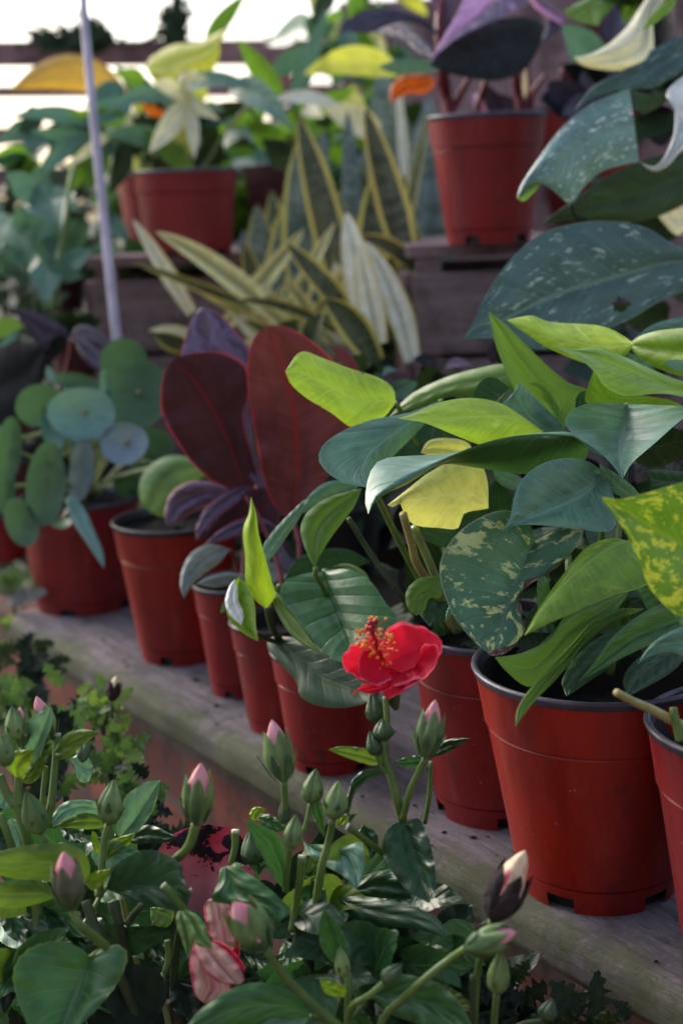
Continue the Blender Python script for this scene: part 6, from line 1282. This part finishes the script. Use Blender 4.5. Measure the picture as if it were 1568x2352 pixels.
for bx, bc in ((hl, cl), (hc, cc_), (hr, cr), (hw, wl[1])):
    for k in range(3):
        top = V((784 + (bx['_o'][0] * F / .9)) + rr.uniform(-70, 70), 2300, .92); q0 = Vector(bx['_o']) + Vector((rr.uniform(-.02, .02), 0, .12))
        v, f = sweep(cat([q0, (q0 + top) / 2 + Vector((rr.uniform(-.02, .02), 0, 0)), top], 12), .004, 8); mesh_obj('stem', v, f, M['stem_brown'], bx)
# ------------------------------------------------------------------ the red flower
fl_d = .885
Cf = V(884, 1536, fl_d + .008)
camx = (V(894, 1545, 1) - V(893, 1545, 1)).normalized(); camy = (V(893, 1544, 1) - V(893, 1545, 1)).normalized(); camz = camx.cross(camy)
axf = (camy * .80 + camx * -.22 + camz * .56).normalized()
ux = (camx - axf * camx.dot(axf)).normalized(); uy = axf.cross(ux)
flower = None
vs = []; 
prc, fcr = lathe([(.002, -.034), (.0045, -.026), (.006, -.016), (.0070, -.007), (.003, -.003)], Cf, axf, 20)
flower = mesh_obj('flower', prc, fcr, M['calyx_dark'], hc); flower['label'] = 'open ruffled red flower'
def petal(a0, Rp, wid, cup, rufl, seed, z0=0):
    rr = random.Random(seed); n, m = 26, 14; vs, uv = [], []
    p1, p2, p3 = rr.uniform(0, 6), rr.uniform(0, 6), rr.uniform(0, 6)
    for i in range(n):
        q = i / (n - 1)
        for j in range(2 * m + 1):
            s = (j - m) / m
            rim = 1 - .16 * s * s + .035 * math.sin(s * 9 + p1) + .02 * math.sin(s * 21 + p2)
            r_ = Rp * q * rim; w_ = wid * math.sin(math.pi * min(.62, .06 + q * .62)) 
            th_ = a0 + s * w_ * (1.0)
            e = q ** 2.2
            z = z0 + cup * q ** 1.2 * Rp * (1 - .55 * q) + rufl * e * (math.sin(s * 8 + p3) + .6 * math.sin(s * 15 + p1 + q * 3)) * Rp - .10 * Rp * e * s * s + .012 * Rp * q ** 3 * math.sin(s * 24 + p2) - .10 * Rp * q ** 5
            vs.append(Cf + (ux * math.cos(th_) + uy * math.sin(th_)) * r_ + axf * z); uv.append((.5 + .5 * s, q))
    mesh_obj('petal', vs, grid_faces(n, 2 * m + 1), M['red_petal'], flower, uv)
RP = 132 * fl_d / F
def PT_(A_, B_, d, Mi=None, **k):
    k = {'bulge': -.002, 'n': 40, 'm': 9, 'ruf': .0022, 'wob': 2.6} | k
    L(flower, 'red_petal', A_, B_, Mi, d=d, name='petal', **k)
PT_('1014,1472 1004,1460 988,1452 975,1440 955,1436 940,1428 918,1430 900,1438 884,1452 872,1480 880,1532', '1014,1472 1013,1495 1004,1515 990,1532 975,1550 955,1562 932,1572 910,1576 892,1568 882,1552 880,1532', (.868, .896), Mi='1014,1472 975,1490 930,1505 880,1532', dm=.006, da=.004, db=-.006)
PT_('1008,1505 1002,1480 985,1478 968,1488 962,1510 950,1530 925,1540 900,1540 882,1536', '1008,1505 998,1530 980,1552 960,1568 935,1580 915,1590 900,1592 888,1570 882,1536', (.860, .893), dm=.007)
PT_('893,1607 905,1598 930,1588 950,1570 940,1550 905,1535 882,1534', '893,1607 878,1592 862,1584 850,1572 856,1555 868,1540 882,1534', (.872, .892), dm=.004)
PT_('786,1512 790,1500 802,1494 806,1482 818,1476 832,1470 845,1468 860,1474 876,1495 886,1530', '786,1512 790,1535 800,1548 815,1552 828,1560 845,1566 862,1566 878,1556 886,1530', (.858, .892), Mi='786,1512 820,1518 855,1522 886,1530', dm=.005, db=-.004)
PT_('838,1562 824,1545 822,1520 828,1500 840,1490 856,1488 872,1498 886,1530', '838,1562 856,1572 876,1572 892,1566 898,1550 886,1530', (.852, .888), dm=.005)
PT_('809,1598 816,1586 832,1574 850,1570 866,1568 880,1560 890,1545', '809,1598 826,1588 842,1592 858,1594 876,1588 895,1580 905,1562 890,1545', (.852, .884), dm=.003, ruf=.0012)
tipc = V(850, 1440, fl_d - .026)
ax2 = tipc - Cf; ln = ax2.length; ax2.normalize()
v, f = sweep(cat([Cf, Cf + ax2 * ln * .6 + axf * .002, tipc], 14), [.0021 - .0011 * i / 13 for i in range(14)], 12)
scol = mesh_obj('stamen_column', v, f, M['stamen'], flower)
va, fa, vf, ff = [], [], [], []
rr = random.Random(9); ex = ax2.orthogonal().normalized(); ey = ax2.cross(ex)
for k in range(86):
    h = ln * (rr.uniform(.18, .98)); a = rr.uniform(0, 6.28); o_ = (ex * math.cos(a) + ey * math.sin(a)); l = rr.uniform(.005, .0118)
    b0 = Cf + ax2 * h; t0 = b0 + o_ * l + ax2 * rr.uniform(.0, .003)
    v1, f1 = sweep([b0, b0.lerp(t0, .5) + ax2 * .0005, t0], .00022, 5); kk = len(vf); vf += v1; ff += [tuple(x + kk for x in q) for q in f1]
    bm = bmesh.new(); bmesh.ops.create_icosphere(bm, subdivisions=1, radius=.0012); kk = len(va)
    sc3 = Vector((1, rr.uniform(.6, .9), rr.uniform(.8, 1.3)))
    for vv in bm.verts: va.append(t0 + Vector((vv.co.x * sc3.x, vv.co.y * sc3.y, vv.co.z * sc3.z)))
    for q in bm.faces: fa.append(tuple(x.index + kk for x in q.verts))
    bm.free()
mesh_obj('filament', vf, ff, M['stamen'], flower); o = mesh_obj('anther', va, fa, M['anther'], flower)
for o_ in bpy.data.objects:
    if o_.name.startswith(('filament', 'anther')): o_['kind'] = 'stuff'
v, f = [], []
for (x, y) in ((850, 1432), (858, 1438), (862, 1428), (846, 1442), (855, 1446)):
    bm = bmesh.new(); bmesh.ops.create_icosphere(bm, subdivisions=2, radius=.0019); kk = len(v); cc3 = V(x, y, fl_d - .022)
    for vv in bm.verts: v.append(cc3 + vv.co)
    for q in bm.faces: f.append(tuple(x_.index + kk for x_ in q.verts))
    bm.free()
mesh_obj('stigma', v, f, plain('deep_red', S(150, 8, 24), .5), flower)

weed('dark leafy weed low against the bricks in the middle', 300, 1960, 1.12, 34, 80, ['hibiscus_leaf_shade', 'deep_green_leaf'], 11, (110, 70))
weed('shaded weed hanging under the plank end by the bricks', 130, 1680, 1.30, 40, 60, ['hibiscus_leaf_shade', 'weed_leaf'], 12, (120, 90))
weed('dark green weed behind the left flower bush', 60, 1900, 1.14, 36, 90, ['hibiscus_leaf_shade', 'hibiscus_leaf_dark'], 13, (120, 100))

weed('added dark leaves painting the shade under the nose of the plank at the lower right', 1300, 2380, .93, 34, 90, ['hibiscus_leaf_shade', 'deep_green_leaf'], 14, (190, 70))  # dark leaves added so the bricks here look shaded
weed('added dark leaves painting the shade right of the withered bud stem', 1130, 2290, .95, 24, 80, ['hibiscus_leaf_shade', 'deep_green_leaf'], 15, (90, 60))  # more dark leaves added as shade over the bricks
for o in bpy.data.objects:
    for k in ('_o', '_top'):
        if k in o: del o[k]
